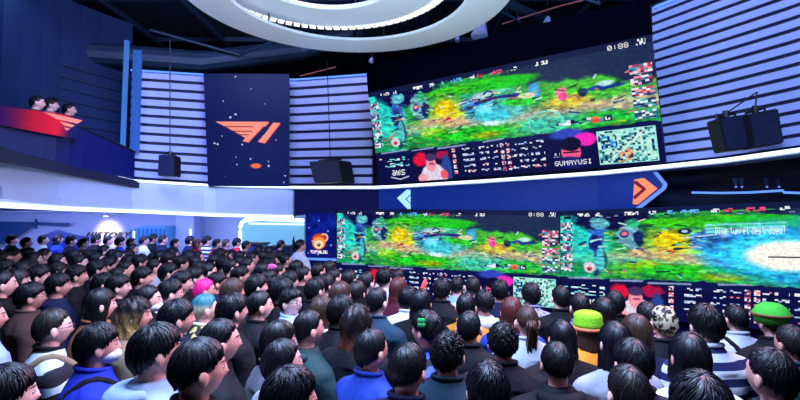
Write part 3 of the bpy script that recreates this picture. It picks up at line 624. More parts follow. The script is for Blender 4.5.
duct([at(502, 24, 7.5), at(560, 6, 7.1), at(640, -14, 6.7)], .012, 'thin red-lit pipe above the black panel of the upper screen', M['redlit'], 'ceiling_pipe', 'pipe')
duct([at(300, 76, 9.4), at(336, 67, 9.2)], .01, 'short reddish rod by the top of the slatted wall, left of the upper screen', M['redlit'], 'ceiling_pipe', 'pipe')
duct([at(150, 30, 9), at(240, 55, 9.6), at(300, 30, 9)], .03, 'thin bent ceiling pipe left of the white rings', name='ceiling_pipe', cat='pipe')
for i, (x, y, Y, s, lab) in enumerate(((482, 30, 7.0, .17, 'pale lavender spotlight under the edge of the outer white ring'), (548, 21, 7.2, .09, 'small spotlight at the end of the slanted ceiling pipe'), (458, 39, 7.2, .05, 'tiny spotlight hanging between the outer ring and black panel'), (372, 60, 8.6, .06, 'small spotlight clamped at the corner of the black masking panel'))):
    q = at(x, y, Y); t = empty('stage_spotlight', q, lab, 'spotlight')
    bm = bmesh.new(); tube(bm, [q+Vector((0, 0, s*.6)), q+Vector((-.3*s, -.4*s, -s*.7))], [s*.35, s*.75], 12); bmobj('housing', local(t, bm), M['slat'], t)
    bm = bmesh.new(); tube(bm, [q+Vector((0, 0, s*.5)), q+Vector((0, 0, s*.5+.3))], .012, 6); bmobj('yoke', local(t, bm), M['blacksteel'], t)
for i, (a, b) in enumerate(((at(470, -40, 6.2), at(600, 4, 6.2)), (at(430, -30, 6.3), at(520, 22, 7.4)))):
    bm = bmesh.new()
    for dz in (0, .22): tube(bm, [a+Vector((0, 0, dz)), b+Vector((0, 0, dz))], .02, 6)
    n = 14
    for k in range(n):
        p0 = a.lerp(b, k/n)+Vector((0, 0, .22*(k % 2))); p1 = a.lerp(b, (k+1)/n)+Vector((0, 0, .22*((k+1) % 2))); tube(bm, [p0, p1], .01, 5)
    tag(bmobj('lighting_truss', bm, M['duct'], origin=a), ['lighting truss nearer the camera, right of the white ceiling rings', 'lighting truss farther back, right of the white ceiling rings'][i], 'truss')
# ceiling panel pieces seen between and through the rings
bm = bmesh.new()
for k in range(9): box(bm, (-7+k*1.5, -1, 6.3), (-6.93+k*1.5, 12.4, 6.42))
for k in range(6): box(bm, (-8, .6+k*2, 6.35), (7, .68+k*2, 6.45))
struct('trim_5', bm, M['duct'])
# ------------------------------------------------------------ light
def area(name, loc, rot, sx, sy, e, col):
    l = bpy.data.lights.new(name, 'AREA'); l.shape = 'RECTANGLE'; l.size = sx; l.size_y = sy; l.energy = e; l.color = col
    o = bpy.data.objects.new(name, l); C.objects.link(o); o.location = loc; o.rotation_euler = rot; return o
def aim(o, tgt): o.rotation_euler = (Vector(tgt)-o.location).to_track_quat('-Z', 'Y').to_euler()
o = area('hall_light', (-.5, 2.2, 6.2), (0, 0, 0), 3, 2, 380, (.46, .62, 1)); aim(o, (0, 2.6, 1.6)); o.data.spread = 2.0
o = area('hall_light_left', (-6.5, 4, 6.1), (0, 0, 0), 2, 2, 150, (.42, .45, 1)); aim(o, (-4.0, 5.2, 1.6)); o.data.spread = 1.6
o = area('wall_washer_left', (-2.5, 5.4, 6.1), (0, 0, 0), 2, .6, 170, (.5, .52, 1)); aim(o, (-2.8, 9.5, 4))
o = area('wall_washer_right', (2.0, 2.4, 6.0), (0, 0, 0), 1.6, .6, 120, (.42, .52, 1)); aim(o, (4.0, 5.2, 4.2))
o = area('lobby_light', (-6.5, 10.2, 2.45), (0, 0, 0), 8, 1.2, 120, (.3, .4, 1)); o = area('lobby_wall_fill', (-6.5, 10.0, 2.4), (0, 0, 0), 8, .5, 120, (.3, .4, 1)); aim(o, (-6.5, 12.4, 1.7))  # the second one is an added fill brightening the lobby wall
o = area('fascia_washer', (-2.2, 3.6, 4.6), (0, 0, 0), 1.5, .5, 38, (.25, .36, 1)); aim(o, (-4, 8, 2.8)); o.data.spread = 1.0
o = area('ring_washer', (-.4, 4.6, 2.9), (PI, 0, 0), 1.6, 1.6, 70, (.75, .88, 1)); aim(o, (-.45, 5.7, 5.2))
o = area('gallery_light', (-5.6, 7.2, 5.9), (0, 0, 0), .6, .6, 4, (.3, .5, 1))
o = area('face_fill', (2.6, 4.3, 5.9), (0, 0, 0), 1.6, .8, 160, (1, .62, .92)); aim(o, (-1.4, 3.2, 1.6)); o.data.spread = 2.0  # added pink fill to lift the crowd's faces, no fixture here
w = bpy.data.worlds.new('hall_air'); sc.world = w; w.use_nodes = True
w.node_tree.nodes['Background'].inputs[0].default_value = (.05, .09, .3, 1); w.node_tree.nodes['Background'].inputs[1].default_value = .35
o = area('ceiling_fill', (1, 1.5, 4.6), (0, 0, 0), 1, 1, 190, (.3, .6, 1)); aim(o, (-1, 8, 6.5))  # unseen fill added to brighten the dark ceiling
sc.view_settings.view_transform = 'Standard'; sc.view_settings.look = 'None'; sc.view_settings.exposure = 0; sc.view_settings.gamma = 1
sc.view_settings.use_curve_mapping = False
# ------------------------------------------------------------ people
M['skin'] = None
def skin_mat():
    m = bpy.data.materials.new('skin'); m.use_nodes = True; nt = m.node_tree; b = nt.nodes['Principled BSDF']; L = nt.links.new
    b.inputs['Roughness'].default_value = .5
    tc = nt.nodes.new('ShaderNodeTexCoord'); oi = nt.nodes.new('ShaderNodeObjectInfo')
    def near(p, r0, r1, sc_=(1, 1, 1)):
        mp = nt.nodes.new('ShaderNodeVectorMath'); mp.operation = 'SUBTRACT'; L(tc.outputs['Object'], mp.inputs[0]); mp.inputs[1].default_value = p
        ms = nt.nodes.new('ShaderNodeVectorMath'); ms.operation = 'MULTIPLY'; L(mp.outputs[0], ms.inputs[0]); ms.inputs[1].default_value = sc_
        ln = nt.nodes.new('ShaderNodeVectorMath'); ln.operation = 'LENGTH'; L(ms.outputs[0], ln.inputs[0])
        mr = nt.nodes.new('ShaderNodeMapRange'); mr.inputs['From Min'].default_value = r0; mr.inputs['From Max'].default_value = r1; mr.inputs['To Min'].default_value = 1; mr.inputs['To Max'].default_value = 0
        L(ln.outputs['Value'], mr.inputs['Value']); return mr.outputs[0]
    cur = oi.outputs['Color']
    def over(fac, col, k=1):
        nonlocal cur
        mx = nt.nodes.new('ShaderNodeMix'); mx.data_type = 'RGBA'; mu = nt.nodes.new('ShaderNodeMath'); mu.operation = 'MULTIPLY'; mu.inputs[1].default_value = k
        L(fac, mu.inputs[0]); L(mu.outputs[0], mx.inputs[0]); L(cur, mx.inputs[6]); mx.inputs[7].default_value = tuple(col)+(1,); cur = mx.outputs[2]
    over(near((0, .093, 1.557), .012, .02, (.55, .5, 1.6)), rgb(170, 80, 84), .8)                    # lips
    for s in (-1, 1): over(near((s*.029, .084, 1.635), .012, .016, (.7, .3, 3.4)), rgb(26, 20, 22), .85)   # eyebrows
    over(near((0, -.075, 1.60), .05, .085, (.7, 1, 1)), rgb(30, 24, 28), .55)                       # cropped hair at the nape
    L(cur, b.inputs['Base Color']); return m
M['skin'] = skin_mat()
def hair_mat(name, tip=None, z0=1.62, z1=1.68, streak=None):
    m = bpy.data.materials.new(name); m.use_nodes = True; nt = m.node_tree; b = nt.nodes['Principled BSDF']; L = nt.links.new
    b.inputs['Roughness'].default_value = .4; b.inputs['Specular IOR Level'].default_value = .38
    tc = nt.nodes.new('ShaderNodeTexCoord'); oi = nt.nodes.new('ShaderNodeObjectInfo'); cur = oi.outputs['Color']
    n = nt.nodes.new('ShaderNodeTexNoise'); n.inputs['Scale'].default_value = 70; L(tc.outputs['Object'], n.inputs['Vector'])
    if tip:
        sp = nt.nodes.new('ShaderNodeSeparateXYZ'); L(tc.outputs['Object'], sp.inputs[0]); mr = nt.nodes.new('ShaderNodeMapRange')
        mr.inputs['From Min'].default_value = z0; mr.inputs['From Max'].default_value = z1; mr.inputs['To Min'].default_value = 1; mr.inputs['To Max'].default_value = 0; L(sp.outputs['Z'], mr.inputs['Value'])
        mx = nt.nodes.new('ShaderNodeMix'); mx.data_type = 'RGBA'; L(mr.outputs[0], mx.inputs[0]); L(cur, mx.inputs[6]); mx.inputs[7].default_value = tuple(tip)+(1,); cur = mx.outputs[2]
    if streak:
        n3 = nt.nodes.new('ShaderNodeTexNoise'); n3.inputs['Scale'].default_value = 28; L(tc.outputs['Object'], n3.inputs['Vector'])
        mr = nt.nodes.new('ShaderNodeMapRange'); mr.inputs['From Min'].default_value = .47; mr.inputs['From Max'].default_value = .56; L(n3.outputs['Fac'], mr.inputs['Value'])
        mx = nt.nodes.new('ShaderNodeMix'); mx.data_type = 'RGBA'; L(mr.outputs[0], mx.inputs[0]); L(cur, mx.inputs[6]); mx.inputs[7].default_value = tuple(streak)+(1,); cur = mx.outputs[2]
    L(cur, b.inputs['Base Color'])
    bp = nt.nodes.new('ShaderNodeBump'); bp.inputs['Strength'].default_value = .25; bp.inputs['Distance'].default_value = .002; n.inputs['Scale'].default_value = 240
    L(n.outputs['Fac'], bp.inputs['Height']); L(bp.outputs['Normal'], b.inputs['Normal'])
    return m
M['hair'] = hair_mat('hair'); M['hair_blond_tips'] = hair_mat('hair_with_blond_tips', rgb(190, 150, 96), 1.52, 1.66)
M['hair_fade'] = hair_mat('teal_hair_pale_sides', rgb(196, 186, 160), 1.62, 1.66); M['hair_streak'] = hair_mat('streaked_hair', streak=rgb(212, 196, 160))
M['hair_warm'] = hair_mat('hair_brown_ends', rgb(120, 66, 44), 1.45, 1.6)
M['cloth'] = mat('garment_cloth', (.5, .5, .5), .8, bump=.5, bscale=26, vary=.16, objcol=True, spec=.25)
M['trousers'] = mat('trouser_cloth', (.5, .5, .5), .85, bump=.4, bscale=30, vary=.12, objcol=True)
M['shoe'] = mat('shoe_leather', rgb(30, 30, 36), .5, bump=.1)
M['eye'] = mat('eye_dark', rgb(20, 14, 14), .15)
M['eyewhite'] = mat('eye_white', rgb(150, 140, 140), .4)
M['frame'] = mat('black_glasses_frame', rgb(10, 10, 14), .3)
M['mask'] = mat('white_face_mask', rgb(224, 228, 236), .7, bump=.2)
def zmat(name, fn):
    m = bpy.data.materials.new(name); m.use_nodes = True; nt = m.node_tree; b = nt.nodes['Principled BSDF']; b.inputs['Roughness'].default_value = .85
    tc = nt.nodes.new('ShaderNodeTexCoord'); fac, c0, c1 = fn(nt, tc)
    mx = nt.nodes.new('ShaderNodeMix'); mx.data_type = 'RGBA'; nt.links.new(fac, mx.inputs[0]); mx.inputs[6].default_value = tuple(c0)+(1,); mx.inputs[7].default_value = tuple(c1)+(1,)
    nt.links.new(mx.outputs[2], b.inputs['Base Color']); return m
def f_stripe(nt, tc):
    sp = nt.nodes.new('ShaderNodeSeparateXYZ'); nt.links.new(tc.outputs['Object'], sp.inputs[0])
    a = nt.nodes.new('ShaderNodeMath'); a.operation = 'MULTIPLY'; a.inputs[1].default_value = 12.5; nt.links.new(sp.outputs['Z'], a.inputs[0])
    f = nt.nodes.new('ShaderNodeMath'); f.operation = 'FRACT'; nt.links.new(a.outputs[0], f.inputs[0])
    g = nt.nodes.new('ShaderNodeMath'); g.operation = 'GREATER_THAN'; g.inputs[1].default_value = .5; nt.links.new(f.outputs[0], g.inputs[0])
    return g.outputs[0], rgb(222, 228, 240), rgb(24, 34, 90)
def f_patch(sx, sz, thr, c0, c1):
    def fn(nt, tc):
        mp = nt.nodes.new('ShaderNodeVectorMath'); mp.operation = 'MULTIPLY'; mp.inputs[1].default_value = (sx, sx, sz); nt.links.new(tc.outputs['Object'], mp.inputs[0])
        n = nt.nodes.new('ShaderNodeTexNoise'); n.inputs['Scale'].default_value = 1; n.inputs['Detail'].default_value = 0; nt.links.new(mp.outputs[0], n.inputs['Vector'])
        g = nt.nodes.new('ShaderNodeMath'); g.operation = 'GREATER_THAN'; g.inputs[1].default_value = thr; nt.links.new(n.outputs['Fac'], g.inputs[0]); return g.outputs[0], c0, c1
    return fn
M['stripe'] = zmat('navy_white_stripes', f_stripe)
M['patch'] = zmat('black_white_knit', f_patch(5, 17, .54, rgb(14, 15, 28), rgb(190, 205, 225)))
M['floral'] = zmat('yellow_white_print', f_patch(22, 22, .52, rgb(30, 30, 40), rgb(225, 200, 130)))
M['speckle'] = zmat('pale_speckled_knit', f_patch(40, 40, .56, rgb(176, 170, 190), rgb(120, 120, 140)))
M['bluegraphic'] = zmat('blue_graphic_print', f_patch(14, 14, .6, rgb(12, 16, 44), rgb(70, 100, 250)))
# ---- raw closed volumes
def capsule(bm, a, b, ra, rb, seg=14):
    a, b = Vector(a), Vector(b); d = (b-a); L = d.length; d.normalize(); pts = []; rr = []
    for k in range(5): t = PI/2*k/4; pts.append(a - d*ra*math.cos(t)); rr.append(max(ra*math.sin(t), ra*.05))
    for k in range(5): t = PI/2*k/4; pts.append(b + d*rb*math.sin(t)); rr.append(max(rb*math.cos(t), rb*.05))
    tube(bm, pts, rr, seg)
def ellipsoid(bm, c, r, u=20, v=14, rot=None, fn=None):
    res = bmesh.ops.create_uvsphere(bm, u_segments=u, v_segments=v, radius=1)
    for q in res['verts']:
        p = Vector((q.co.x*r[0], q.co.y*r[1], q.co.z*r[2]))
        if fn: p = fn(p)
        if rot: p = rot @ p
        q.co = p + Vector(c)
def loft(bm, secs, n=28):
    R_ = []
    for (z, rx, ry, cy) in secs:
        R_.append([bm.verts.new((rx*math.copysign(abs(math.cos(2*PI*k/n))**.85, math.cos(2*PI*k/n)), cy+ry*math.copysign(abs(math.sin(2*PI*k/n))**.9, math.sin(2*PI*k/n)), z)) for k in range(n)])
    for a, b in zip(R_, R_[1:]):
        for k in range(n): bm.faces.new((a[k], a[(k+1) % n], b[(k+1) % n], b[k]))
    bm.faces.new(R_[0][::-1]); bm.faces.new(R_[-1])
def remesh(bm, voxel, smooth=2, ratio=1.0, name='mesh'):
    bmesh.ops.recalc_face_normals(bm, faces=bm.faces)
    me = bpy.data.meshes.new(name); bm.to_mesh(me); bm.free(); o = bpy.data.objects.new('tmp', me); C.objects.link(o)
    md = o.modifiers.new('r', 'REMESH'); md.mode = 'VOXEL'; md.voxel_size = voxel; md.use_smooth_shade = True
    if smooth: ms = o.modifiers.new('s', 'SMOOTH'); ms.factor = .5; ms.iterations = smooth
    if ratio < 1: dm = o.modifiers.new('d', 'DECIMATE'); dm.ratio = ratio
    bpy.context.view_layer.update()
    r = bpy.data.meshes.new_from_object(o.evaluated_get(bpy.context.evaluated_depsgraph_get())); bpy.data.objects.remove(o); r.name = name
    for p in r.polygons: p.use_smooth = True
    return r
HC = Vector((0, .005, 1.61)); HS = .92
def headfn(p):
    x, y, z = p; t = max(0, -z/.115)
    x *= 1-.30*t*t
    if y < 0: y *= 1-.34*t*t; 
    else: y *= 1-.06*t
    if y > .03:
        G = lambda cx, cz, sx, sz: math.exp(-((abs(x)-cx)/sx)**2-((z-cz)/sz)**2)
        y += .021*G(0, -.026, .011, .014) + .010*G(0, -.004, .009, .02) + .004*G(.025, .03, .03, .008) - .009*G(.031, .008, .014, .011) + .007*G(0, -.058, .022, .009) + .007*G(0, -.09, .02, .014) + .003*G(.04, -.025, .016, .018)
    return Vector((x, y, z))
# poses: shoulder, elbow, wrist, hand direction
POSES = {'down': (((.232, .02, 1.12), (.21, .09, .90), (0, .25, -1)), ((.232, .02, 1.12), (.21, .09, .90), (0, .25, -1))),
         'folded': (((.225, .06, 1.12), (.03, .2, 1.13), (-1, .1, .05)), ((.225, .06, 1.11), (.03, .17, 1.08), (-1, .1, .05))),
         'raised': (((.235, .16, 1.2), (.1, .25, 1.42), (-.1, .3, 1)), ((.232, .02, 1.12), (.21, .09, .90), (0, .25, -1))),
         'seated': (((.2, .08, 1.12), (.12, .3, 1.0), (-.3, 1, -.2)), ((.2, .08, 1.12), (.12, .3, 1.0), (-.3, 1, -.2)))}
SEAT = .37
TORSO = [(.86, .150, .105, -.01), (.95, .165, .115, -.012), (1.08, .138, .098, 0), (1.2, .158, .108, 0), (1.31, .182, .116, -.005), (1.385, .186, .100, -.012), (1.43, .118, .072, -.018), (1.465, .058, .056, -.015)]
def hand(bm, w, d, s):
    w = Vector(w); d = Vector(d).normalized(); side = Vector((0, 1, 0)) if abs(d.y) < .8 else Vector((1, 0, 0)); side = (side - d*side.dot(d)).normalized(); nrm = d.cross(side)
    R_ = Matrix((side, nrm, d)).transposed()
    ellipsoid(bm, w+d*.05, (.04, .016, .05), 12, 8, rot=R_)
    for k, L in enumerate((.068, .076, .07, .055)):
        b0 = w+d*.088+side*(.027-.018*k); b1 = b0+d*L*.5+nrm*.006*s; b2 = b1+d*L*.42+nrm*.022*s
        capsule(bm, b0, b1, .0092, .0085, 8); capsule(bm, b1, b2, .0085, .0075, 8)
    t0 = w+d*.03+side*.03; t1 = t0+side*.03+d*.025+nrm*.01*s; capsule(bm, t0, t1, .012, .010, 8); capsule(bm, t1, t1+d*.03+side*.006+nrm*.01*s, .0098, .0085, 8)
def arm_pts(pose):
    out = []
    for s, (e, w, d) in zip((1, -1), POSES[pose]):
        f = lambda p: Vector((p[0]*s, p[1], p[2])); out.append((f((.178, -.012, 1.365)), f(e), f(w), f(d), s))
    return out
def legs(bm, inflate=0, foot=True, seated=False):
    for s in (-1, 1):
        if seated: H, K, A = Vector((s*.085, 0, .9)), Vector((s*.11, .42, .87)), Vector((s*.11, .40, SEAT+.10))
        else: H, K, A = Vector((s*.085, -.005, .86)), Vector((s*.095, .01, .48)), Vector((s*.10, -.03, .09))
        capsule(bm, H, K, .086+inflate, .056+inflate); capsule(bm, K, A, .054+inflate, .038+inflate*1.6)
        if foot:
            b = A+Vector((0, 0, -.03)); capsule(bm, b, b+Vector((0, .14, -.02)), .036, .026)
def body_mesh(pose):
    bm = bmesh.new(); loft(bm, TORSO)
    capsule(bm, (0, -.018, 1.42), (0, -.008, 1.56), .053, .050)
    for s in (-1, 1): capsule(bm, (s*.04, -.02, 1.435), (s*.15, -.015, 1.375), .034, .05)
    ellipsoid(bm, HC, (.075, .096, .110), 40, 32, fn=lambda p: headfn(p)*HS)
    for s in (-1, 1): ellipsoid(bm, HC+Vector((s*.085, -.004, -.018))*HS, (.010, .020, .031), 12, 10, rot=Matrix.Rotation(s*.35, 3, 'Z'))
    for sh, e, w, d, s in arm_pts(pose):
        capsule(bm, sh, e, .052, .038); capsule(bm, e, w, .04, .026); hand(bm, w, d, s)
    legs(bm, seated=pose == 'seated')
    return remesh(bm, .0068, 1, .32, 'person_body')
def top_mesh(pose, sleeve):
    bm = bmesh.new(); T = []
    for (z, rx, ry, cy) in TORSO[:-1]: T.append((z-.02 if z < .9 else z, rx+.024, ry+.024, cy))
    T[-1] = (1.445, .122, .094, -.018); T.append((1.48, .082, .08, -.014)); T.append((1.508, .07, .071, -.012)); loft(bm, T)
    for s in (-1, 1): capsule(bm, (s*.05, -.02, 1.43), (s*.172, -.015, 1.37), .062, .076)
    for sh, e, w, d, s in arm_pts(pose):
        if sleeve: capsule(bm, sh, e, .073, .055); capsule(bm, e, e.lerp(w, .93), .056, .042)
        else: capsule(bm, sh, sh.lerp(e, .72), .072, .064)
    rs = random.Random(3)
    me = remesh(bm, .012, 3, .7, 'garment')
    for v in me.vertices:   # soft cloth folds
        a = math.atan2(v.co.y, v.co.x); f = math.sin(v.co.z*34+a*3)*.0035+math.sin(v.co.z*21-a*5+1)*.003
        if v.co.z < 1.38: v.co += v.normal*f
    return me
def collar_mesh():
    bm = bmesh.new(); pts = [(.066*math.cos(2*PI*k/20), -.014+.066*math.sin(2*PI*k/20), 1.508+.012*(-math.sin(2*PI*k/20))) for k in range(20)]
    tube(bm, pts, .012, 8, closed=True); me = bpy.data.meshes.new('collar'); bmesh.ops.recalc_face_normals(bm, faces=bm.faces); bm.to_mesh(me); bm.free()
    for p in me.polygons: p.use_smooth = True
    return me
def hood_mesh():
    bm = bmesh.new()
    pts = []; rr = []
    for k in range(17):
        a = PI*1.12+ (PI*.76+PI*.0)*0 ; t = k/16; a = PI*(-.08) - PI*.84*t
        pts.append((.098*math.cos(a), -.015+.1*math.sin(a), 1.475-.03*math.sin(PI*t))); rr.append(.024+.03*math.sin(PI*t))
    tube(bm, pts, rr, 12); ellipsoid(bm, (0, -.122, 1.4), (.085, .036, .09), 18, 12)
    return remesh(bm, .01, 4, .8, 'hood')
def shoe_mesh():
    bm = bmesh.new(); capsule(bm, (0, -.05, .045), (0, .12, .035), .045, .034); capsule(bm, (0, -.04, .05), (0, -.03, .1), .043, .045)
    ellipsoid(bm, (0, .045, .016), (.05, .135, .016), 18, 8); return remesh(bm, .008, 2, .5, 'shoe')
def trouser_mesh(seated=False):
    bm = bmesh.new(); loft(bm, [(.80, .14, .11, -.01), (.86, .165, .12, -.01), (.97, .172, .123, -.012)]); legs(bm, .02, False, seated); return remesh(bm, .013, 3, .6, 'trousers')
# ---- hair
def smst(a, b, x): t = min(1, max(0, (x-a)/(b-a))); return t*t*(3-2*t)
HSTY = {  # front, temple, side, behind ear, nape (polar angle of the hemline in degrees), thickness, length below
 'short': (54, 62, 94, 117, 131, .009, 0), 'bowl': (64, 72, 95, 112, 119, .016, 0), 'fluffy': (64, 73, 99, 121, 132, .016, 0), 'curly': (60, 68, 94, 118, 129, .017, 0),
 'bob': (66, 74, 96, 110, 118, .016, .10), 'long': (62, 72, 94, 110, 118, .014, .30), 'wavy': (62, 72, 94, 110, 118, .024, .27), 'ponytail': (52, 60, 78, 100, 114, .009, 0)}
def hem(st, ph):
    a = abs(ph); k = [(0, st[0]), (50, st[1]), (90, st[2]), (130, st[3]), (180, st[4])]
    return interp(k, min(180, math.degrees(a)))
def hpos(st, ph, t, off):
    """ph from the front, t 0..1 crown to hem (then down the curtain for long hair)"""
    th_end = math.radians(hem(st, ph)); L = st[6]*smst(math.radians(55), math.radians(85), abs(ph)); arc = th_end*.105; tot = arc+L; d = t*tot
    th = min(d, arc)/.105
    # crown slightly behind the top
    n = Vector((math.sin(th)*math.sin(ph), math.sin(th)*math.cos(ph), math.cos(th)))
    n = Matrix.Rotation(.22*(1-smst(0, 1.6, th)), 3, 'X') @ n
    r = Vector((.075, .097, .113)); p = HC + Vector((n.x*(r.x+off), n.y*(r.y+off)-.002, n.z*(r.z+off*.8)))
    if d > arc:
        q = d-arc; p.z -= q; out = Vector((n.x, n.y, 0)); 
        if out.length > 1e-4: out.normalize()
        p += out*(.012*min(q/.08, 1)); p.y -= .018*smst(.08, .2, q) if p.y < .02 else 0
        p.y = p.y if p.y < .03 else p.y-.2*q
    return p
def hair_mesh(style, seed=1):
    st = HSTY[style]; rs = random.Random(seed); bm = bmesh.new(); NP, NT = 60, 16 + (8 if st[6] else 0); th = st[5]
    wav = style in ('wavy', 'curly')
    def offs(ph, t, base):
        f = (math.sin(ph*17+seed)+math.sin(ph*31+2*seed))*.0011*smst(0, .3, t)
        if style == 'curly': f += .006*math.sin(ph*14)*math.sin(t*22)
        if style == 'wavy': f += .008*math.sin(ph*8+1)*math.sin(t*17+ph*2)
        side = 1 if style != 'bowl' else 1-.35*smst(.75, 1, t)
        return base*(1-.55*smst(.8, 1, t) if not st[6] else 1)*side + f
    tops = [[], []]
    for lay, base in ((0, th), (1, -.012)):
        top = bm.verts.new(hpos(st, 0, 0, base)); tops[lay] = (top, [])
        for i in range(NP):
            ph = -PI+2*PI*i/NP; col = []
            jag = .03*math.sin(i*2.7+seed)+.03*rs.random()
            for j in range(1, NT+1):
                t = j/NT*(1-jag*(j/NT)); col.append(bm.verts.new(hpos(st, ph, t, offs(ph, t, base) if lay == 0 else base)))
            tops[lay][1].append(col)
    for lay in (0, 1):
        top, cols = tops[lay]
        for i in range(NP):
            a, b = cols[i], cols[(i+1) % NP]; bm.faces.new((top, a[0], b[0]))
            for j in range(NT-1): bm.faces.new((a[j], a[j+1], b[j+1], b[j]))
    for i in range(NP): bm.faces.new((tops[0][1][i][-1], tops[1][1][i][-1], tops[1][1][(i+1) % NP][-1], tops[0][1][(i+1) % NP][-1]))
    # locks
    n = {'short': 420, 'bowl': 420, 'fluffy': 420, 'curly': 420, 'bob': 380, 'long': 380, 'wavy': 360, 'ponytail': 200}[style]
    for k in range(n):
        ph = rs.uniform(-PI, PI); t0 = rs.random()**.8*.75; t1 = min(1.03, t0+rs.uniform(.22, .5)); w = rs.uniform(.0025, .006); tw = rs.uniform(-.35, .35)+(.25 if style in ('short', 'bowl', 'fluffy') else 0)
        lift = rs.uniform(.0004, .0035 if style in ('curly', 'wavy', 'fluffy') else .002); seg = 6; pr = []
        for j in range(seg+1):
            s = j/seg; t = t0+(t1-t0)*s; pp = ph+tw*s*.6+(.12*math.sin(s*9+k) if wav else 0)
            o_ = offs(pp, t, th)+lift*math.sin(PI*min(1, s*1.1+.08))+(.006*s if style in ('fluffy',) else 0)+(.007*math.sin(s*8+k) if style == 'curly' else 0)
            P0 = hpos(st, pp, t, o_); e = .5*w*math.sin(PI*(.12+.8*s))/max(.04, math.sin(min(2.2, t*1.9)+.15))*.9 if False else w*math.sin(PI*(.15+.8*s))
            tn = (hpos(st, pp+.05, t, o_)-P0); tn = tn.normalized() if tn.length > 1e-5 else Vector((1, 0, 0)); up = (P0-HC); up.z *= .6; up.normalize()
            pr.append([bm.verts.new(P0-tn*e-up*.004), bm.verts.new(P0+up*.0018), bm.verts.new(P0+tn*e-up*.004)])
        for a, b in zip(pr, pr[1:]):
            for q in range(3): bm.faces.new((a[q], a[(q+1) % 3], b[(q+1) % 3], b[q]))
    if style == 'ponytail':
        base = HC+Vector((0, -.105, .03))
        for k in range(26):
            a = rs.uniform(0, 2*PI); rr = rs.uniform(0, .022); P = []
            for j in range(9):
                s = j/8; P.append(base+Vector((rr*math.cos(a)*(1+1.1*math.sin(PI*s*.8))+.006*math.sin(s*7+k), -.035*math.sin(PI*min(1, s*1.5))-.012+rr*math.sin(a)*.7, -.3*s*s-.05*s)))
            tube(bm, P, [.009, .010, .010, .010, .009, .008, .007, .005, .002], 5)
    me = bpy.data.meshes.new('hair'); bmesh.ops.recalc_face_normals(bm, faces=bm.faces); bm.to_mesh(me); bm.free()
    for p in me.polygons: p.use_smooth = True
    return me
def simple(name, fn):
    bm = bmesh.new(); fn(bm); me = bpy.data.meshes.new(name); bmesh.ops.recalc_face_normals(bm, faces=bm.faces); bm.to_mesh(me); bm.free()
    for p in me.polygons: p.use_smooth = True
    return me
BODY = {p: body_mesh(p) for p in POSES}
TOP = {(p, s): top_mesh(p, s) for p in POSES for s in ((0, 1) if p != 'seated' else (1,))}
HAIR = {s: [hair_mesh(s, k) for k in (1, 2)] for s in HSTY}
COLLAR, HOOD, SHOE, TROU, TROUS = collar_mesh(), hood_mesh(), shoe_mesh(), trouser_mesh(), trouser_mesh(True)
def glasses(bm):
    for s in (-1, 1):
        c = HC+Vector((s*.032, .104, .004)); tube(bm, [c+Vector((.024*math.cos(a), 0, .019*math.sin(a))) for a in np.linspace(0, 2*PI, 16, endpoint=False)], .0022, 5, closed=True)
        tube(bm, [c+Vector((s*.024, 0, .006)), HC+Vector((s*.078, .07, .006)), HC+Vector((s*.083, -.005, .004))], .0022, 5)
    tube(bm, [HC+Vector((-.009, .106, .006)), HC+Vector((.009, .106, .006))], .002, 5)
GLASS = simple('glasses', glasses)
def eyes(bm):
    ellipsoid(bm, (0, -.002, 0), (.012, .008, .0045), 12, 8)
EYE = simple('eyes', eyes)
def pup(bm):
    ellipsoid(bm, (0, .003, 0), (.0062, .0045, .0045), 10, 6)
PUP = simple('irises', pup)
def maskf(bm): ellipsoid(bm, HC+Vector((0, .045, -.055)), (.062, .072, .045), 20, 12)
MASK = simple('face_mask', maskf)
from mathutils.bvhtree import BVHTree
def torso_only():
    bm = bmesh.new(); T = []
    for (z, rx, ry, cy) in TORSO[:-1]: T.append((z-.02 if z < .9 else z, rx+.026, ry+.026, cy))
    T[-1] = (1.445, .12, .092, -.018); loft(bm, T)
    for s_ in (-1, 1): capsule(bm, (s_*.05, -.02, 1.43), (s_*.172, -.015, 1.37), .066, .08)
    m_ = remesh(bm, .012, 2, 1, 'tmp'); return BVHTree.FromPolygons([v.co for v in m_.vertices], [p.vertices[:] for p in m_.polygons])
TB = torso_only()
def strap(bm, s=1):
    P = []; N = 44; c0 = Vector((-.02*s, -.01, 1.2)); u = Vector((.13*s, 0, .245)).normalized()
    for k in range(N):
        th = 2*PI*k/N; d = u*math.cos(th)+Vector((0, 1, 0))*math.sin(th)
        h = TB.ray_cast(c0+d*.8, -d)[0]; P.append((h if h else c0+d*.15)+d*.004)
    R_ = []
    for i in range(N):
        d = (P[(i+1) % N]-P[i-1]).normalized(); c = Vector((P[i].x, P[i].y, 0)).normalized(); w = d.cross(c).normalized()*.021
        R_.append([bm.verts.new(P[i]-w), bm.verts.new(P[i]+w), bm.verts.new(P[i]+w+c*.006), bm.verts.new(P[i]-w+c*.006)])
    for i in range(N):
        for k in range(4): bm.faces.new((R_[i][k], R_[i][(k+1) % 4], R_[(i+1) % N][(k+1) % 4], R_[(i+1) % N][k]))
STRAP = simple('strap', strap)
STRAPM = simple('strap', lambda bm: strap(bm, -1))
BAG = simple('bag_body', lambda bm: (box(bm, (-.3, -.1, .93), (-.2, .14, 1.12)), bmesh.ops.bevel(bm, geom=bm.edges[:], offset=.02, segments=3, affect='EDGES')))
def straps2(bm):
    for s in (-1, 1): tube(bm, [(s*.1, -.13, 1.2), (s*.115, -.125, 1.38), (s*.115, -.06, 1.47), (s*.115, .05, 1.455), (s*.12, .13, 1.33), (s*.13, .14, 1.15)], .016, 6)
BPSTRAP = simple('straps', straps2)
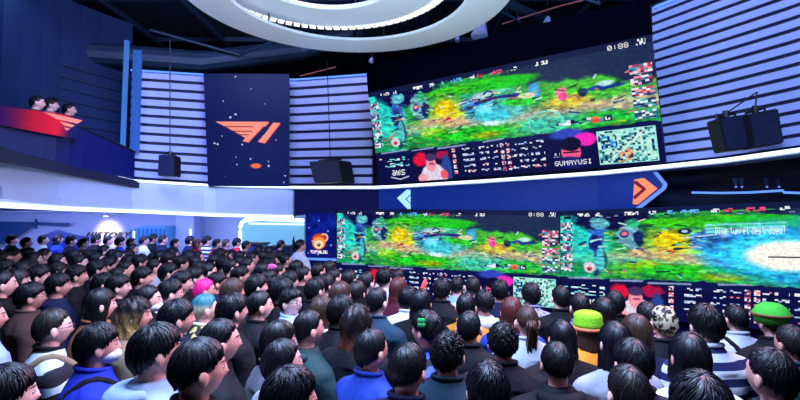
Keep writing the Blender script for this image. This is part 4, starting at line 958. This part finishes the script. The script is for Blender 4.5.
def bucket_hat(bm):
    n = 40; prof = [(0, .132), (.05, .126), (.085, .102), (.108, .062), (.116, .045), (.106, .02), (.098, -.02), (.094, -.02), (.1, .02)]
    R_ = [[bm.verts.new(HC+Vector((r_*math.cos(2*PI*k/n)*(1+.02*math.sin(k*2.3)), r_*1.12*math.sin(2*PI*k/n), z+.012))) for k in range(n)] for r_, z in prof]
    for a, b in zip(R_, R_[1:]):
        for k in range(n): bm.faces.new((a[k], a[(k+1) % n], b[(k+1) % n], b[k]))
BHAT = simple('hat', bucket_hat)
HBAND = simple('hat_band', lambda bm: tube(bm, [HC+Vector((.116*math.cos(2*PI*k/40), .13*math.sin(2*PI*k/40), .057)) for k in range(40)], .009, 8, closed=True))
def frog_hat(bm):
    n = 36; prof = [(0, .135), (.06, .134), (.09, .12), (.1, .095), (.098, .07), (.106, .045), (.1, .01), (.09, .01)]
    R_ = [[bm.verts.new(HC+Vector((r_*math.cos(2*PI*k/n)*(1+.025*math.sin(k*3.1)), -.008+r_*1.12*math.sin(2*PI*k/n), z))) for k in range(n)] for r_, z in prof]
    for a, b in zip(R_, R_[1:]):
        for k in range(n): bm.faces.new((a[k], a[(k+1) % n], b[(k+1) % n], b[k]))
FBAND = simple('hat_band', lambda bm: tube(bm, [HC+Vector((.1*math.cos(2*PI*k/40), -.008+.112*math.sin(2*PI*k/40), .01)) for k in range(40)], .013, 8, closed=True))
FHAT = simple('hat', frog_hat)
def clover(bm):
    for a in (0, PI/2, PI, 3*PI/2): ellipsoid(bm, HC+Vector((-.102, -.03+.018*math.cos(a+.7), .065+.018*math.sin(a+.7))), (.006, .017, .017), 12, 8)
CLOVER = simple('hair_clip', clover)
def mark(bm, x0, x1, z0, z1, seed):
    rs = random.Random(seed); T = TOP[('down', 1)]
    from mathutils.bvhtree import BVHTree
    bv = mark.b if hasattr(mark, 'b') else BVHTree.FromPolygons([v.co for v in T.vertices], [p.vertices[:] for p in T.polygons]); mark.b = bv
    def pr(x, z):
        h = bv.ray_cast(Vector((x, -1, z)), Vector((0, 1, 0)))[0]; return (h if h else Vector((x, -.13, z)))+Vector((0, -.003, 0))
    x = x0
    while x < x1:
        w = (z1-z0)*.7
        for (u0, v0, u1, v1) in rs.choice((((0, 0, .25, 1), (.25, .75, 1, 1), (.25, .4, .8, .6)), ((0, 0, 1, .25), (0, .75, 1, 1), (.4, .25, .65, .75)), ((0, 0, .25, 1), (.75, 0, 1, 1), (.25, .4, .75, .6)), ((0, .0, 1, .22), (0, .78, 1, 1), (0, .22, .25, .78)))):
            q = [(x+w*u0, z0+(z1-z0)*v0), (x+w*u1, z0+(z1-z0)*v0), (x+w*u1, z0+(z1-z0)*v1), (x+w*u0, z0+(z1-z0)*v1)]
            vs = [bm.verts.new(pr(*a)) for a in q]; bm.faces.new(vs)
        x += w*1.25
HCOL = {'k': ((7, 9, 17), 'black'), 'd': ((26, 20, 22), 'dark brown'), 'n': ((62, 40, 32), 'brown'), 'r': ((84, 34, 34), 'reddish brown'), 'P': ((235, 30, 130), 'bright pink'), 'T': ((40, 120, 130), 'teal'), 'B': ((170, 150, 110), 'streaked blond'), 'g': ((40, 36, 30), 'dark')}
CCOL = {'black': (12, 13, 20), 'navy': (16, 24, 62), 'blue': (28, 60, 160), 'royal blue': (24, 44, 170), 'pale blue': (150, 175, 205), 'white': (205, 212, 225), 'grey': (110, 112, 126), 'dark grey': (48, 52, 64), 'teal': (20, 48, 66), 'dark green': (24, 50, 52),
        'brown': (84, 58, 54), 'camel': (160, 100, 60), 'tan': (140, 118, 96), 'orange': (215, 130, 40), 'red': (190, 26, 44), 'pink': (210, 150, 170), 'maroon': (84, 20, 40), 'lavender': (150, 150, 190), 'light grey': (165, 170, 185)}
SNAME = {'short': 'short', 'bowl': 'straight mop-cut', 'fluffy': 'thick', 'curly': 'short curly', 'bob': 'chin-length', 'long': 'long straight', 'wavy': 'long wavy', 'ponytail': 'ponytailed'}
SC = {'s': 'short', 'u': 'bowl', 'm': 'fluffy', 'c': 'curly', 'b': 'bob', 'l': 'long', 'w': 'wavy', 'p': 'ponytail'}
TC = {'t': 'T-shirt', 'j': 'jacket', 'h': 'hooded jacket', 's': 'sweater'}
# ------------------------------------------------------------ the crowd: head position in the view, hair, hair colour, top, colour, extras
D = dict
CROWD = [
 # front rows, left to right
 (52,328,'s','g','s','black',D(g=1, pat='patch', strap='tan', lm='the black-and-white knit', lab='person in glasses and a black-and-white patterned knit, carrying a tan bag strap')),
 (97,346,'m','k','j','royal blue',D(mask=1, strap='black', lm='the royal blue jacket', lab='masked person in royal blue jacket with a black strap, second row at left')),
 (4,397,'m','k','t','black',{}), (30,297,'m','k','j','brown',D(g=1, lm='the brown jacket', lab='person in glasses and dull brown jacket, near the left edge')),
 (-14,318,'s','k','s','pale blue',D(lab='person with one pale sleeve showing at the far left edge, beside the brown jacket')), (58,286,'m','k','h','navy',D(mark=(-.06,.04,1.2,1.3), lab='person in navy hooded top with small white figure, behind the brown jacket')),
 (99,305,'l','k','j','camel',D(lm='the camel coat', lab='person with long black hair in camel coat, seen in profile')),
 (134,316,'w','d','j','tan',D(tip='hair_blond_tips', lm='the blond-tipped hair', lab='person with long dark hair with blond tips, in a light tan jacket')),
 (118,287,'m','k','j','black',D(mask=0)), (142,278,'m','k','j','black',{}), (147,300,'s','k','j','black',D(mask=1, lab='masked person in black jacket, left of the glasses and white hood')),
 (170,293,'m','k','h','white',D(g=1, lm='the white hood', lab='person in glasses with a white hood on the shoulders, left of the pink hair')),
 (176,319,'m','k','j','teal',D(lm='the dark teal jacket', lab='person with thick black hair in dark teal jacket, behind the pale blue hoodie')),
 (155,352,'m','k','h','pale blue',D(mark=(-.05,.05,1.22,1.26), lm='the pale blue hoodie', lab='person with thick black hair in pale blue hoodie with small dark mark')),
 (198,370,'u','k','t','black',D(lm='the front bowl cut', lab='person with glossy black bowl cut and shaved nape in black tee, front row')),
 (219,342,'s','k','t','black',D(mark=(.06,.12,1.2,1.235), lab='person with cropped black hair in black tee with small white chest mark')),
 (204,309,'s','T','t','white',D(tip='hair_fade', pat='floral', lm='the teal hair', lab='person with short teal hair in a yellow and white printed shirt')),
 (204,291,'s','P','j','black',D(lm='the pink hair', lab='person with bright pink hair among the black-haired crowd')),
 (232,311,'m','k','t','black',D(mark=(-.09,.1,1.28,1.37), lm='the white-lettered black tee', lab='person in black tee with bold white lettering on the back')),
 (259,306,'s','k','t','black',D(lab='person with short spiky black hair in black tee, right of the white-lettered tee')),
 (232,292,'b','n','j','black',{}), (256,287,'m','k','j','dark grey',{}), (291,302,'m','k','s','pale blue',D(g=1, yaw=-62, lm='the glasses and pale sweater', lab='person in glasses and pale sweater turned toward the camera')),
 (278,341,'l','k','j','grey',D(lm='the long hair and grey jacket', lab='person with long straight black hair in grey jacket, behind the pale grey shirt')),
 (308,329,'s','k','h','dark green',D(lm='the dark green hooded jacket', lab='person in dark green hooded jacket, broad back to the camera')),
 (281,363,'s','k','t','light grey',D(lm='the pale grey shirt', lab='person with short black hair in pale grey shirt, just behind the front-row white shirt')),
 (289,399,'m','k','t','white',D(lm='the front-row white shirt', lab='person with thick black hair in white shirt at the bottom edge, left of centre')),
 (371,351,'s','k','s','blue',D(yaw=-12, lm='the blue sweater', lab='person with short black hair in plain blue sweater, head turned right')),
 (356,324,'w','d','j','black',D(tip='hair_warm', k=1.02, lm='the wavy brown hair', lab='person with large head of wavy brown hair in black jacket')),
 (408,370,'u','k','j','navy',D(lab='person with glossy black mop-cut hair and white collar in navy jacket, near front centre')),
 (448,355,'c','k','j','teal',D(lm='the curly hair and teal jacket', lab='person with curly black hair in dark teal jacket, front centre')),
 (488,390,'m','k','j','black',D(lm='the front-centre head', lab='person with shiny thick black hair at the bottom edge, centre of the view')),
 (427,330,'m','k','t','navy',D(pat='bluegraphic', yaw=75, clip=1, lm='the green hair clip', lab='person with green clover hair clip and blue graphic shirt, facing left')),
 (469,328,'s','k','j','black',D(lab='person with neat short black hair in black coat, in front of the orange shirt')),
 (503,343,'c','k','j','black',D(lm='the close-cropped curls', lab='person with close-cropped curls and black jacket with white piping')),
 (527,322,'p','n','s','white',D(lm='the brown ponytail', lab='person with long brown ponytail in white top')),
 (512,312,'b','r','s','blue',D(lm='the reddish-brown bob', lab='person with reddish-brown bob hair in blue top')),
 (562,338,'l','k','j','black',D(lm='the long hair behind the black hoodie', lab='person with long straight black hair, directly behind the black hoodie')),
 (557,364,'u','k','h','black',D(lm='the black hoodie', lab='person in black hoodie with black mop-cut hair, front right of centre')),
 (588,329,'b','n','s','orange',D(fhat=1, lm='the lime green hat', lab='person in lime green knitted hat and orange top')),
 (616,343,'l','k','s','light grey',D(lm='the light grey sweater', lab='person with long black hair in light grey sweater, right of the lime hat')),
 (637,333,'b','n','j','navy',D(lab='person with chin-length brown hair in navy jacket, behind the light grey sweater')),
 (633,364,'u','k','j','dark grey',D(lm='the mop-cut and dark grey jacket', lab='person with black mop-cut hair, between the black hoodie and white-shirted bob')),
 (629,394,'s','d','j','brown',D(lm='the front brown jacket', lab='person with dark brown hair in brown jacket at the bottom edge')),
 (690,357,'b','k','t','white',D(lm='the bob and white shirt', lab='person with black bob hair in white shirt, in front of the striped shirt')),
 (706,325,'m','k','t','white',D(pat='stripe', lm='the striped shirt', lab='person in navy-and-white striped shirt')),
 (736,319,'s','k','t','light grey',D(strap='black', lm='the diagonal black strap', lab='person in light grey T-shirt with diagonal black bag strap')),
 (664,323,'s','k','j','black',D(tip='hair_streak', lm='the blond streaks', lab='person with blond-streaked dark hair, behind the white-shirted bob')),
 (648,317,'s','k','s','pink',D(lab='person with short black hair in pale pink top, left of the blond streaks')),
 (615,303,'s','k','t','black',D(lab='person with short black hair in black tee, before the player picture on the right screen')),
 (792,344,'s','d','s','teal',D(lm='the teal sweater', lab='person with shaved nape in dark teal sweater at the right edge')),
 (772,376,'s','k','j','dark grey',D(yaw=16, lm='the front-right head', lab='person with short black hair in grey jacket, in the lower right corner')),
 (702,411,'m','k','j','navy',D(lab='person with thick black hair cut off by the bottom edge, below the white-shirted bob')),
 (772,322,'s','k','j','black',D(bhat=1, lm='the green bucket hat', lab='person in green bucket hat with brown band, close to the right screen')),
 (531,295,'m','k','s','lavender',D(pat='speckle', lm='the speckled knit', lab='person in pale speckled knit before the lower screen minimap')),
 (561,298,'s','k','t','black',D(lab='person with short black hair in black tee, between the speckled knit and lime hat')),
 (580,307,'s','k','s','grey',D(lab='person with short dark hair in grey top, behind the lime green hat')), (604,312,'b','k','j','black',{}),
 # orange shirt and neighbours
 (466,307,'s','k','t','orange',D(lm='the orange shirt', lab='person in bright orange shirt')), (484,303,'m','k','h','white',D(lab='person with thick black hair and white hood, right of the orange shirt')),
 (500,291,'m','k','j','navy',{}), (442,290,'m','k','j','black',{}), (457,286,'s','k','s','pale blue',{}), (473,287,'s','d','s','white',{}),
 (398,289,'b','r','j','maroon',D(lm='the reddish hair', lab='person with reddish-brown bob in maroon jacket near the lower screen')), (408,299,'m','k','t','white',D(lab='person with thick black hair in white top, by the pink light stick')), (377,302,'s','k','j','teal',D(mark=(-.04,.05,1.3,1.33), lab='person in dark teal jacket with tiny white mark below the collar')),
 (421,303,'b','k','j','black',{}), (357,293,'b','d','j','navy',{}), (340,295,'l','n','j','black',{}), (322,311,'b','n','h','white',D(lm='the brown hair and white hood', lab='person with brown chin-length hair and white hood, right of the glasses')),
 (341,312,'m','k','t','black',D(mark=(-.08,.1,1.26,1.36), lab='person in black tee with white letters, half hidden beside wavy brown hair')),
 (315,290,'m','k','j','black',{}), (334,278,'s','k','j','red',D(lm='the red jacket by the screen', lab='person in red jacket looking right at the foot of the lower screen')), (349,280,'s','k','s','blue',{}), (384,278,'m','k','s','white',D(pose='raised', phone=1, lm='the raised phone', lab='person in white holding up a phone before the lower screen')),
 (398,278,'s','k','j','black',{}), (366,283,'s','k','j','navy',{}), (303,276,'s','k','j','black',{}), (318,272,'s','k','j','black',{}),
 # middle left
 (76,276,'m','k','j','black',{}), (57,262,'s','k','j','black',{}), (4,270,'m','k','j','black',{}), (22,272,'s','k','j','dark grey',{}), (38,277,'m','k','j','black',{}), (96,270,'m','k','j','black',{}),
 (108,266,'m','k','j','dark grey',{}), (125,270,'s','k','j','black',{}), (118,258,'s','k','j','black',{}), (140,263,'m','k','j','navy',{}), (154,268,'s','k','s','light grey',{}), (168,273,'m','k','t','white',{}),
 (181,283,'m','k','j','black',{}), (194,278,'m','k','j','black',{}), (181,264,'m','k','j','black',{}), (208,272,'s','k','j','black',{}), (217,283,'m','k','j','navy',{}), (240,276,'m','k','j','black',{}), (231,268,'s','k','j','black',{}),
 (247,266,'s','k','j','dark grey',{}), (262,272,'s','k','s','lavender',{}), (278,272,'s','k','s','light grey',{}), (275,287,'m','k','j','black',{}), (289,282,'m','k','j','black',{}), (195,264,'s','k','j','black',{}),
 (12,256,'m','k','j','black',{}), (28,255,'s','k','j','black',{}), (44,256,'s','k','j','navy',{}), (74,258,'s','k','j','black',{}), (90,258,'m','k','j','black',{}), (132,250,'s','k','j','black',{}), (104,252,'s','k','j','navy',{}),
 (160,258,'s','k','j','black',{}), (172,254,'m','k','j','black',{}), (214,262,'s','k','j','black',{}), (226,257,'s','k','j','black',{}),
 # back row in front of the lobby
 (12,240,'m','k','j','black',{}), (26,243,'s','k','j','dark grey',{}), (43,240,'s','k','t','white',D(lm='the back-left white T-shirt', lab='person in white T-shirt, back row below the shelf bar')), (58,239,'b','k','s','blue',{}), (71,241,'m','k','j','navy',{}), (83,244,'s','k','j','maroon',D(lab='person in dark red jacket in the back row, below the rounded plinth')),
 (96,240,'m','k','j','black',{}), (108,241,'s','k','s','pale blue',{}), (120,242,'m','k','s','blue',{}), (131,243,'s','k','j','grey',{}), (144,241,'s','k','t','white',D(lm='the white shirt before the booth', lab='person in white shirt standing just before the blue glass booth')), (153,239,'m','k','j','black',{}),
 (163,240,'s','k','t','navy',D(g=1, lab='person in glasses and navy tee, at the right side of the blue glass booth')), (175,244,'s','k','j','black',{}), (190,241,'m','k','j','navy',{}), (197,244,'b','r','j','red',D(lab='person in red jacket below the lobby pier, back row')), (207,241,'m','k','j','white',D(pat='stripe', lab='person in white-striped top right of the lobby pier, back row')),
 (217,244,'s','k','j','red',D(lab='person in red jacket left of the grey jacket, back row')), (226,244,'s','n','j','grey',D(lm='the back-row grey jacket', lab='person in grey jacket between red jackets in the back row')), (237,243,'m','k','j','red',D(lm='the red jacket by the lit window', lab='person in red jacket at the left edge of the lit lobby window')), (246,246,'s','k','j','dark grey',{}),
 (259,252,'s','k','j','red',D(lab='person in red jacket below the lit window, nearest its dark blue desk')), (269,253,'b','k','j','red',D(lab='person in red jacket below the lit window, left of the dark cone')), (281,245,'s','k','j','black',D(lm='the person at the desk', lab='person in black standing at the desk beside the dark cone')), (300,246,'s','k','j','white',D(lab='person in white between the dark cone and the emblem panel')),
 (252,259,'s','k','j','black',{}), (240,258,'s','k','j','dark grey',{}),
]
FACE = [(-40, 42), (0, 40), (200, 30), (300, 36), (350, 48), (400, 62), (450, 74), (500, 86), (600, 92), (800, 92)]
P_ = []; rs = random.Random(21)
def solve_t(d, k): return (1.61*k-2.30)/(d.z-.012*d.y+.027*d.x)
for i, e in enumerate(CROWD):
    d = ray(e[0], e[1]); k = e[5+1].get('k', 1) if isinstance(e[6], dict) else 1
    P_.append(dict(e=e, d=d, t=solve_t(d, k), px=e[0], py=e[1]))
# fill the packed rows at left with more of the same crowd
n0 = len(P_); tries = 0
while tries < 20000 and len(P_) < n0+112:
    tries += 1; px = rs.uniform(-25, 330); py = rs.uniform(256, 322)
    lim = interp([(-25, 300), (60, 285), (200, 290), (330, 300)], px)
    if py > lim or (px > 286 and py < 268): continue
    d = ray(px, py); k = rs.uniform(.97, 1.03); t = solve_t(d, k); p = CAM+d*t
    if any((Vector((p.x, p.y))-Vector(((CAM+q['d']*q['t']).x, (CAM+q['d']*q['t']).y))).length < .34 for q in P_): continue
    if any(abs(px-q['px']) < 5 and abs(py-q['py']) < 5 for q in P_): continue
    top = rs.choice(['black', 'black', 'black', 'navy', 'dark grey', 'black', 'brown', 'light grey', 'navy', 'teal', 'black', 'maroon']); hc = rs.choice('kkkkkkkkd')
    P_.append(dict(e=(px, py, rs.choice('smsmmsmbl'), hc, rs.choice('jjths'), top, {}), d=d, t=t, px=px, py=py))
# keep bodies apart: slide along the line of sight, a taller or shorter person each time
for q in P_:
    lim_ = (8.6 if 284 < q['px'] < 306 else 10.6)/q['d'].y; q['t'] = min(q['t'], lim_)
def kk(q, t=None): t = q['t'] if t is None else t; p = CAM+q['d']*t; return (p.z-floor_z(p.x, p.y))/1.61
for it in range(60):
    for i, a in enumerate(P_):
        pa = CAM+a['d']*a['t']
        for b in P_[i+1:]:
            pb = CAM+b['d']*b['t']; dx = Vector((pa.x-pb.x, pa.y-pb.y)); L = dx.length
            if L < .36:
                far, near = (a, b) if a['t'] > b['t'] else (b, a)
                for q, s in ((far, .012), (near, -.012)):
                    t2 = q['t']+s
                    if .93 < kk(q, t2) < 1.07: q['t'] = t2
                pa = CAM+a['d']*a['t']
P_.sort(key=lambda q: q['t'])
# ---- labels
def base_label(e):
    px, py, h, hc, tp, col, ex = e; s = SC[h]; hn = HCOL[hc][1]
    hd = {'short': 'short %s hair', 'bowl': 'straight %s mop-cut', 'fluffy': 'thick %s hair', 'curly': 'curly %s hair', 'bob': '%s bob hair', 'long': 'long %s hair', 'wavy': 'wavy %s hair', 'ponytail': '%s ponytail'}[s] % hn
    if col == 'black' and py < 300: return 'person, %s, dark top' % hd
    return 'person, %s, %s %s' % (hd, col, TC[tp])
marks = [(q['px'], q['py'], q['e'][6]['lm']) for q in P_ if 'lm' in q['e'][6]] + [(106, 230, 'the wall lettering'), (293, 248, 'the dark cone'), (318, 245, 'the emblem panel'), (190, 232, 'the right light post'), (134, 234, 'the left light post'), (66, 238, 'the rounded plinth')]
used = set(q['e'][6]['lab'] for q in P_ if 'lab' in q['e'][6]); LOOK = {}
def direction(dx, dy, py):
    a = math.degrees(math.atan2(-dy*1.3, dx)) % 360
    return ['right of', 'behind and right of', 'right behind', 'behind and left of', 'left of', 'in front and left of', 'in front of', 'in front and right of'][int((a+22.5)//45) % 8].replace('right behind', 'behind')
DIST = ['', 'close ', 'farther ']
for q in P_:
    e = q['e']; ex = e[6]
    if 'lab' in ex: q['label'] = ex['lab']; continue
    bl = base_label(e); ms = sorted(((math.hypot(m[0]-q['px'], 1.6*(m[1]-q['py'])), m) for m in marks))[:7]; done = False
    for rank in ('', 'just ', 'well ', 'farther '):
        for dd, m in ms:
            if rank == 'just ' and dd > 22: continue
            if rank in ('well ', 'farther ') and dd < 22: continue
            w = '%s, %s%s %s' % (bl, rank, direction(q['px']-m[0], q['py']-m[1], 0), m[2])
            if w not in used and len(w.replace('-', ' ').split()) <= 16: used.add(w); q['label'] = w; done = True; break
        if done: break
    if not done:
        side = 'outside left edge' if q['px'] < 0 else 'packed left-hand rows'
        q['label'] = bl+', deep in the packed rows at left'; q['grp'] = bl.replace('person, ', '').replace(',', ' and')+' people deep in the rows'
# ---- build
def srgb(c): return tuple(rgb(*c))+(1,)
def child(name, me, parent, m=None, col=None):
    o = bpy.data.objects.new(name, me); C.objects.link(o); o.parent = parent
    if m is not None and not me.materials: me.materials.append(m)
    if m is not None and me.materials[0] != m: o.material_slots[0].link = 'OBJECT'; o.material_slots[0].material = m
    if col is not None: o.color = col
    if name in ('hair', 'glasses', 'face_mask', 'hair_clip', 'hat'): o.scale = (HS, HS, HS); o.location = HC*(1-HS)
    return o
def make_person(loc, rz, k, e, label, near=True, seat=False, group='people in the standing crowd'):
    px, py, h, hc, tp, col, ex = e; s = SC[h]
    t = empty('person', loc, label, 'person', group, rz); t.scale = (k, k, k)
    pose = 'seated' if seat else ex.get('pose', rs.choice(['down', 'down', 'folded'])); 
    if 'mark' in ex or 'strap' in ex: pose = 'down'
    slv = 0 if (tp == 't' and pose != 'seated') else 1
    g = rs.uniform(.92, 1.06); sk = rs.choice([(248, 186, 172), (240, 172, 156), (252, 196, 184), (230, 162, 146)])
    child('body', BODY[pose], t, M['skin'], srgb([v*g for v in sk]))
    hv = rs.uniform(.8, 1.3); ho = child('hair', HAIR[s][rs.randint(0, 1)], t, M['hair'], srgb([min(255, v*hv) if hc == 'k' else v for v in HCOL[hc][0]]))
    if 'tip' in ex: ho.material_slots[0].link = 'OBJECT'; ho.material_slots[0].material = M[ex['tip']]
    if hc not in 'kdg': ho['label'] = HCOL[hc][1]+' hair'
    cv = rs.uniform(.85, 1.2); cc = srgb([min(255, v*cv) for v in CCOL[col]])
    to = child({'t': 't_shirt', 'j': 'jacket', 'h': 'hooded_jacket', 's': 'sweater'}[tp], TOP[(pose, slv)], t, M['cloth'], cc)
    if 'pat' in ex: to.material_slots[0].link = 'OBJECT'; to.material_slots[0].material = M[ex['pat']]
    if tp in 'jh': to.scale = (1.09, 1.1, 1)
    if tp != 'h' and near: child('collar', COLLAR, to, M['cloth'], cc)
    if tp == 'h': child('hood', HOOD, to, M['cloth'], cc)
    if 'mark' in ex:
        bm = bmesh.new(); x0, x1, z0, z1 = ex['mark']; mark(bm, x0, x1, z0, z1, int(px)); me = bpy.data.meshes.new('print'); bm.to_mesh(me); bm.free()
        mm = M['maskmark_dark'] if col == 'pale blue' else M['maskmark']; o = child('print', me, to, mm)
    tc = srgb(rs.choice([(22, 24, 34), (30, 40, 70), (60, 60, 70), (18, 18, 22), (90, 84, 76)]))
    child('trousers', TROUS if seat else TROU, t, M['trousers'], tc)
    for sx in (-1, 1):
        o = child('shoe', SHOE, t, M['shoe']); o.location = (sx*.11, .40, SEAT) if seat else (sx*.10, -.03, 0)
    if near:
        for sx in (-1, 1): o = child('eye', EYE, t, M['eyewhite']); o.location = HC+Vector((sx*.030, .083, .006))*HS; o.scale = (HS, HS, HS); child('iris', PUP, o, M['eye'])
    if ex.get('g'): child('glasses', GLASS, t, M['frame'])
    if ex.get('mask'): child('face_mask', MASK, t, M['mask'])
    if ex.get('clip'): child('hair_clip', CLOVER, t, M['clover'])['label'] = 'green clover hair clip'
    if ex.get('fhat'): o = child('hat', FHAT, t, M['lime']); o['label'] = 'lime green knitted hat'; child('hat_band', FBAND, o, M['hatorange'])['label'] = 'orange rim'
    if ex.get('bhat'):
        o = child('hat', BHAT, t, M['hatgreen']); o['label'] = 'green bucket hat'; child('hat_band', HBAND, o, M['hatbrown'])
    mw = Matrix.Translation(loc) @ Matrix.Rotation(rz, 4, 'Z') @ Matrix.Scale(k, 4)
    if 'strap' in ex:
        b = empty('shoulder_bag', loc, {'tan': 'tan-strapped shoulder bag worn by the person in black-and-white knit', 'black': 'black shoulder bag worn across the %s' % ('royal blue jacket' if px < 300 else 'light grey T-shirt')}[ex['strap']], 'bag', None, rz); b.scale = (k, k, k)
        c_ = srgb(CCOL[ex['strap']]); left = px < 300
        child('strap', STRAP if left else STRAPM, b, M['cloth'], c_); o = child('bag_body', BAG, b, M['cloth'], c_)
        if not left: o.scale = (-1, 1, 1)
        if left: o.scale = (1, 1, 1)
    if ex.get('phone'):
        w = mw @ Vector((.1, .30, 1.49)); ph = empty('phone', w, 'black phone held up by the person in white before the lower screen', 'phone', None, rz)
        bm = bmesh.new(); box(bm, (-.037, -.004, -.075), (.037, .004, .075)); bmesh.ops.bevel(bm, geom=bm.edges[:], offset=.003, affect='EDGES'); bmobj('case', bm, M['black'], ph)
        bm = bmesh.new(); box(bm, (-.033, -.006, -.068), (.033, -.004, .068)); bmobj('display', bm, M['strip_dim'], ph)
    return t
M['maskmark'] = mat('white_print', rgb(215, 222, 235), .7); M['maskmark_dark'] = mat('dark_print', rgb(20, 26, 50), .7)
M['hatorange'] = mat('hat_orange', rgb(225, 130, 80), .8); M['clover'] = mat('clover_green', rgb(60, 190, 90), .6); M['lime'] = mat('lime_knit', rgb(150, 225, 30), .85, bump=.6, bscale=90); M['hatgreen'] = mat('hat_green', rgb(60, 190, 50), .8, bump=.5, bscale=80); M['hatbrown'] = mat('hat_brown', rgb(120, 80, 50), .8)
for q in P_:
    e = q['e']; p = CAM+q['d']*q['t']; k = kk(q)
    al = interp(FACE, q['px'])+e[6].get('yaw', rs.uniform(-9, 9)); rz = math.radians(al-90)
    # the head sits over the feet
    make_person((p.x, p.y, floor_z(p.x, p.y)), rz, k, e, q['label'], near=q['t'] < 4.6, group=q.get('grp', 'people in the standing crowd'))
# light sticks held up above the crowd
for (x0, y0, x1, y1, Y, col, lab) in ((416, 306, 426, 279, 4.2, (250, 96, 110), 'coral pink foam light stick raised above the crowd before the lower screen'), (281, 300, 279.5, 289, 4.1, (255, 140, 90), 'small orange light stick left of the glasses and pale sweater')):
    a, b = at(x0, y0, Y), at(x1, y1, Y); t = empty('light_stick', a, lab, 'light stick')
    bm = bmesh.new(); tube(bm, [a.lerp(b, .25), a.lerp(b, .9), b], [.021, .019, .01], 12); bmobj('glow_tube', local(t, bm), mat('glow_'+str(x0), rgb(*col), .5, emit=.9), t)
    bm = bmesh.new(); tube(bm, [a-(b-a)*.1, a.lerp(b, .25)], .014, 10); bmobj('handle', local(t, bm), M['black'], t)
a = at(281, 267, 5.6); b = at(264, 269, 5.6); t = empty('hand_fan', a, 'pink round hand fan held up near the person at the desk', 'fan')
bm = bmesh.new(); ellipsoid(bm, at(272, 266.5, 5.6), (.06, .012, .03), 24, 12); bmobj('fan_disc', local(t, bm), mat('pink_paper', rgb(250, 120, 190), .6), t)
bm = bmesh.new(); tube(bm, [at(268, 268, 5.6), at(258, 271, 5.6)], .008, 8); bmobj('handle', local(t, bm), M['white'], t)
# three people sitting up in the gallery
for (px, py, Y, h, tp, col, lab) in ((37, 103, 6.9, 's', 's', 'brown', 'person sitting in the dim gallery above the red display, leftmost of three'), (51, 105, 7.3, 'm', 't', 'tan', 'person sitting in the dim gallery above the red display, middle one of three'), (69, 110, 7.6, 's', 'j', 'dark grey', 'person sitting in the dim gallery above the red display, rightmost of three')):
    p = at(px, py, Y); z = p.z-1.61+SEAT
    make_person((p.x, p.y, z-SEAT), math.radians(-60), 1, (px, py, h, 'k', tp, col, {}), lab, near=False, seat=True, group='people in the gallery')
    c = empty('gallery_chair', (p.x, p.y, z), 'black chair under the %s person sitting in the gallery' % lab.split(', ')[1].split()[0], 'chair', 'gallery chairs', math.radians(-60))
    bm = bmesh.new(); box(bm, (-.2, -.2, .38), (.2, .22, .42)); bmobj('seat', bm, M['black'], c)
    bm = bmesh.new(); box(bm, (-.2, -.24, .45), (.2, -.2, .85)); bmobj('backrest', bm, M['black'], c)
    for sx in (-1, 1):
        for sy in (-1, 1): bm = bmesh.new(); tube(bm, [(sx*.18, sy*.19, 0), (sx*.18, sy*.19, .39)], .014, 6); bmobj('leg', bm, M['blacksteel'], c)
sys_msg = ('PEOPLE', len(P_), 'min k', min(kk(q) for q in P_), max(kk(q) for q in P_), 'shared', sum('grp' in q for q in P_), 'lab>16', sum(len(q['label'].replace('-', ' ').split()) > 16 for q in P_))
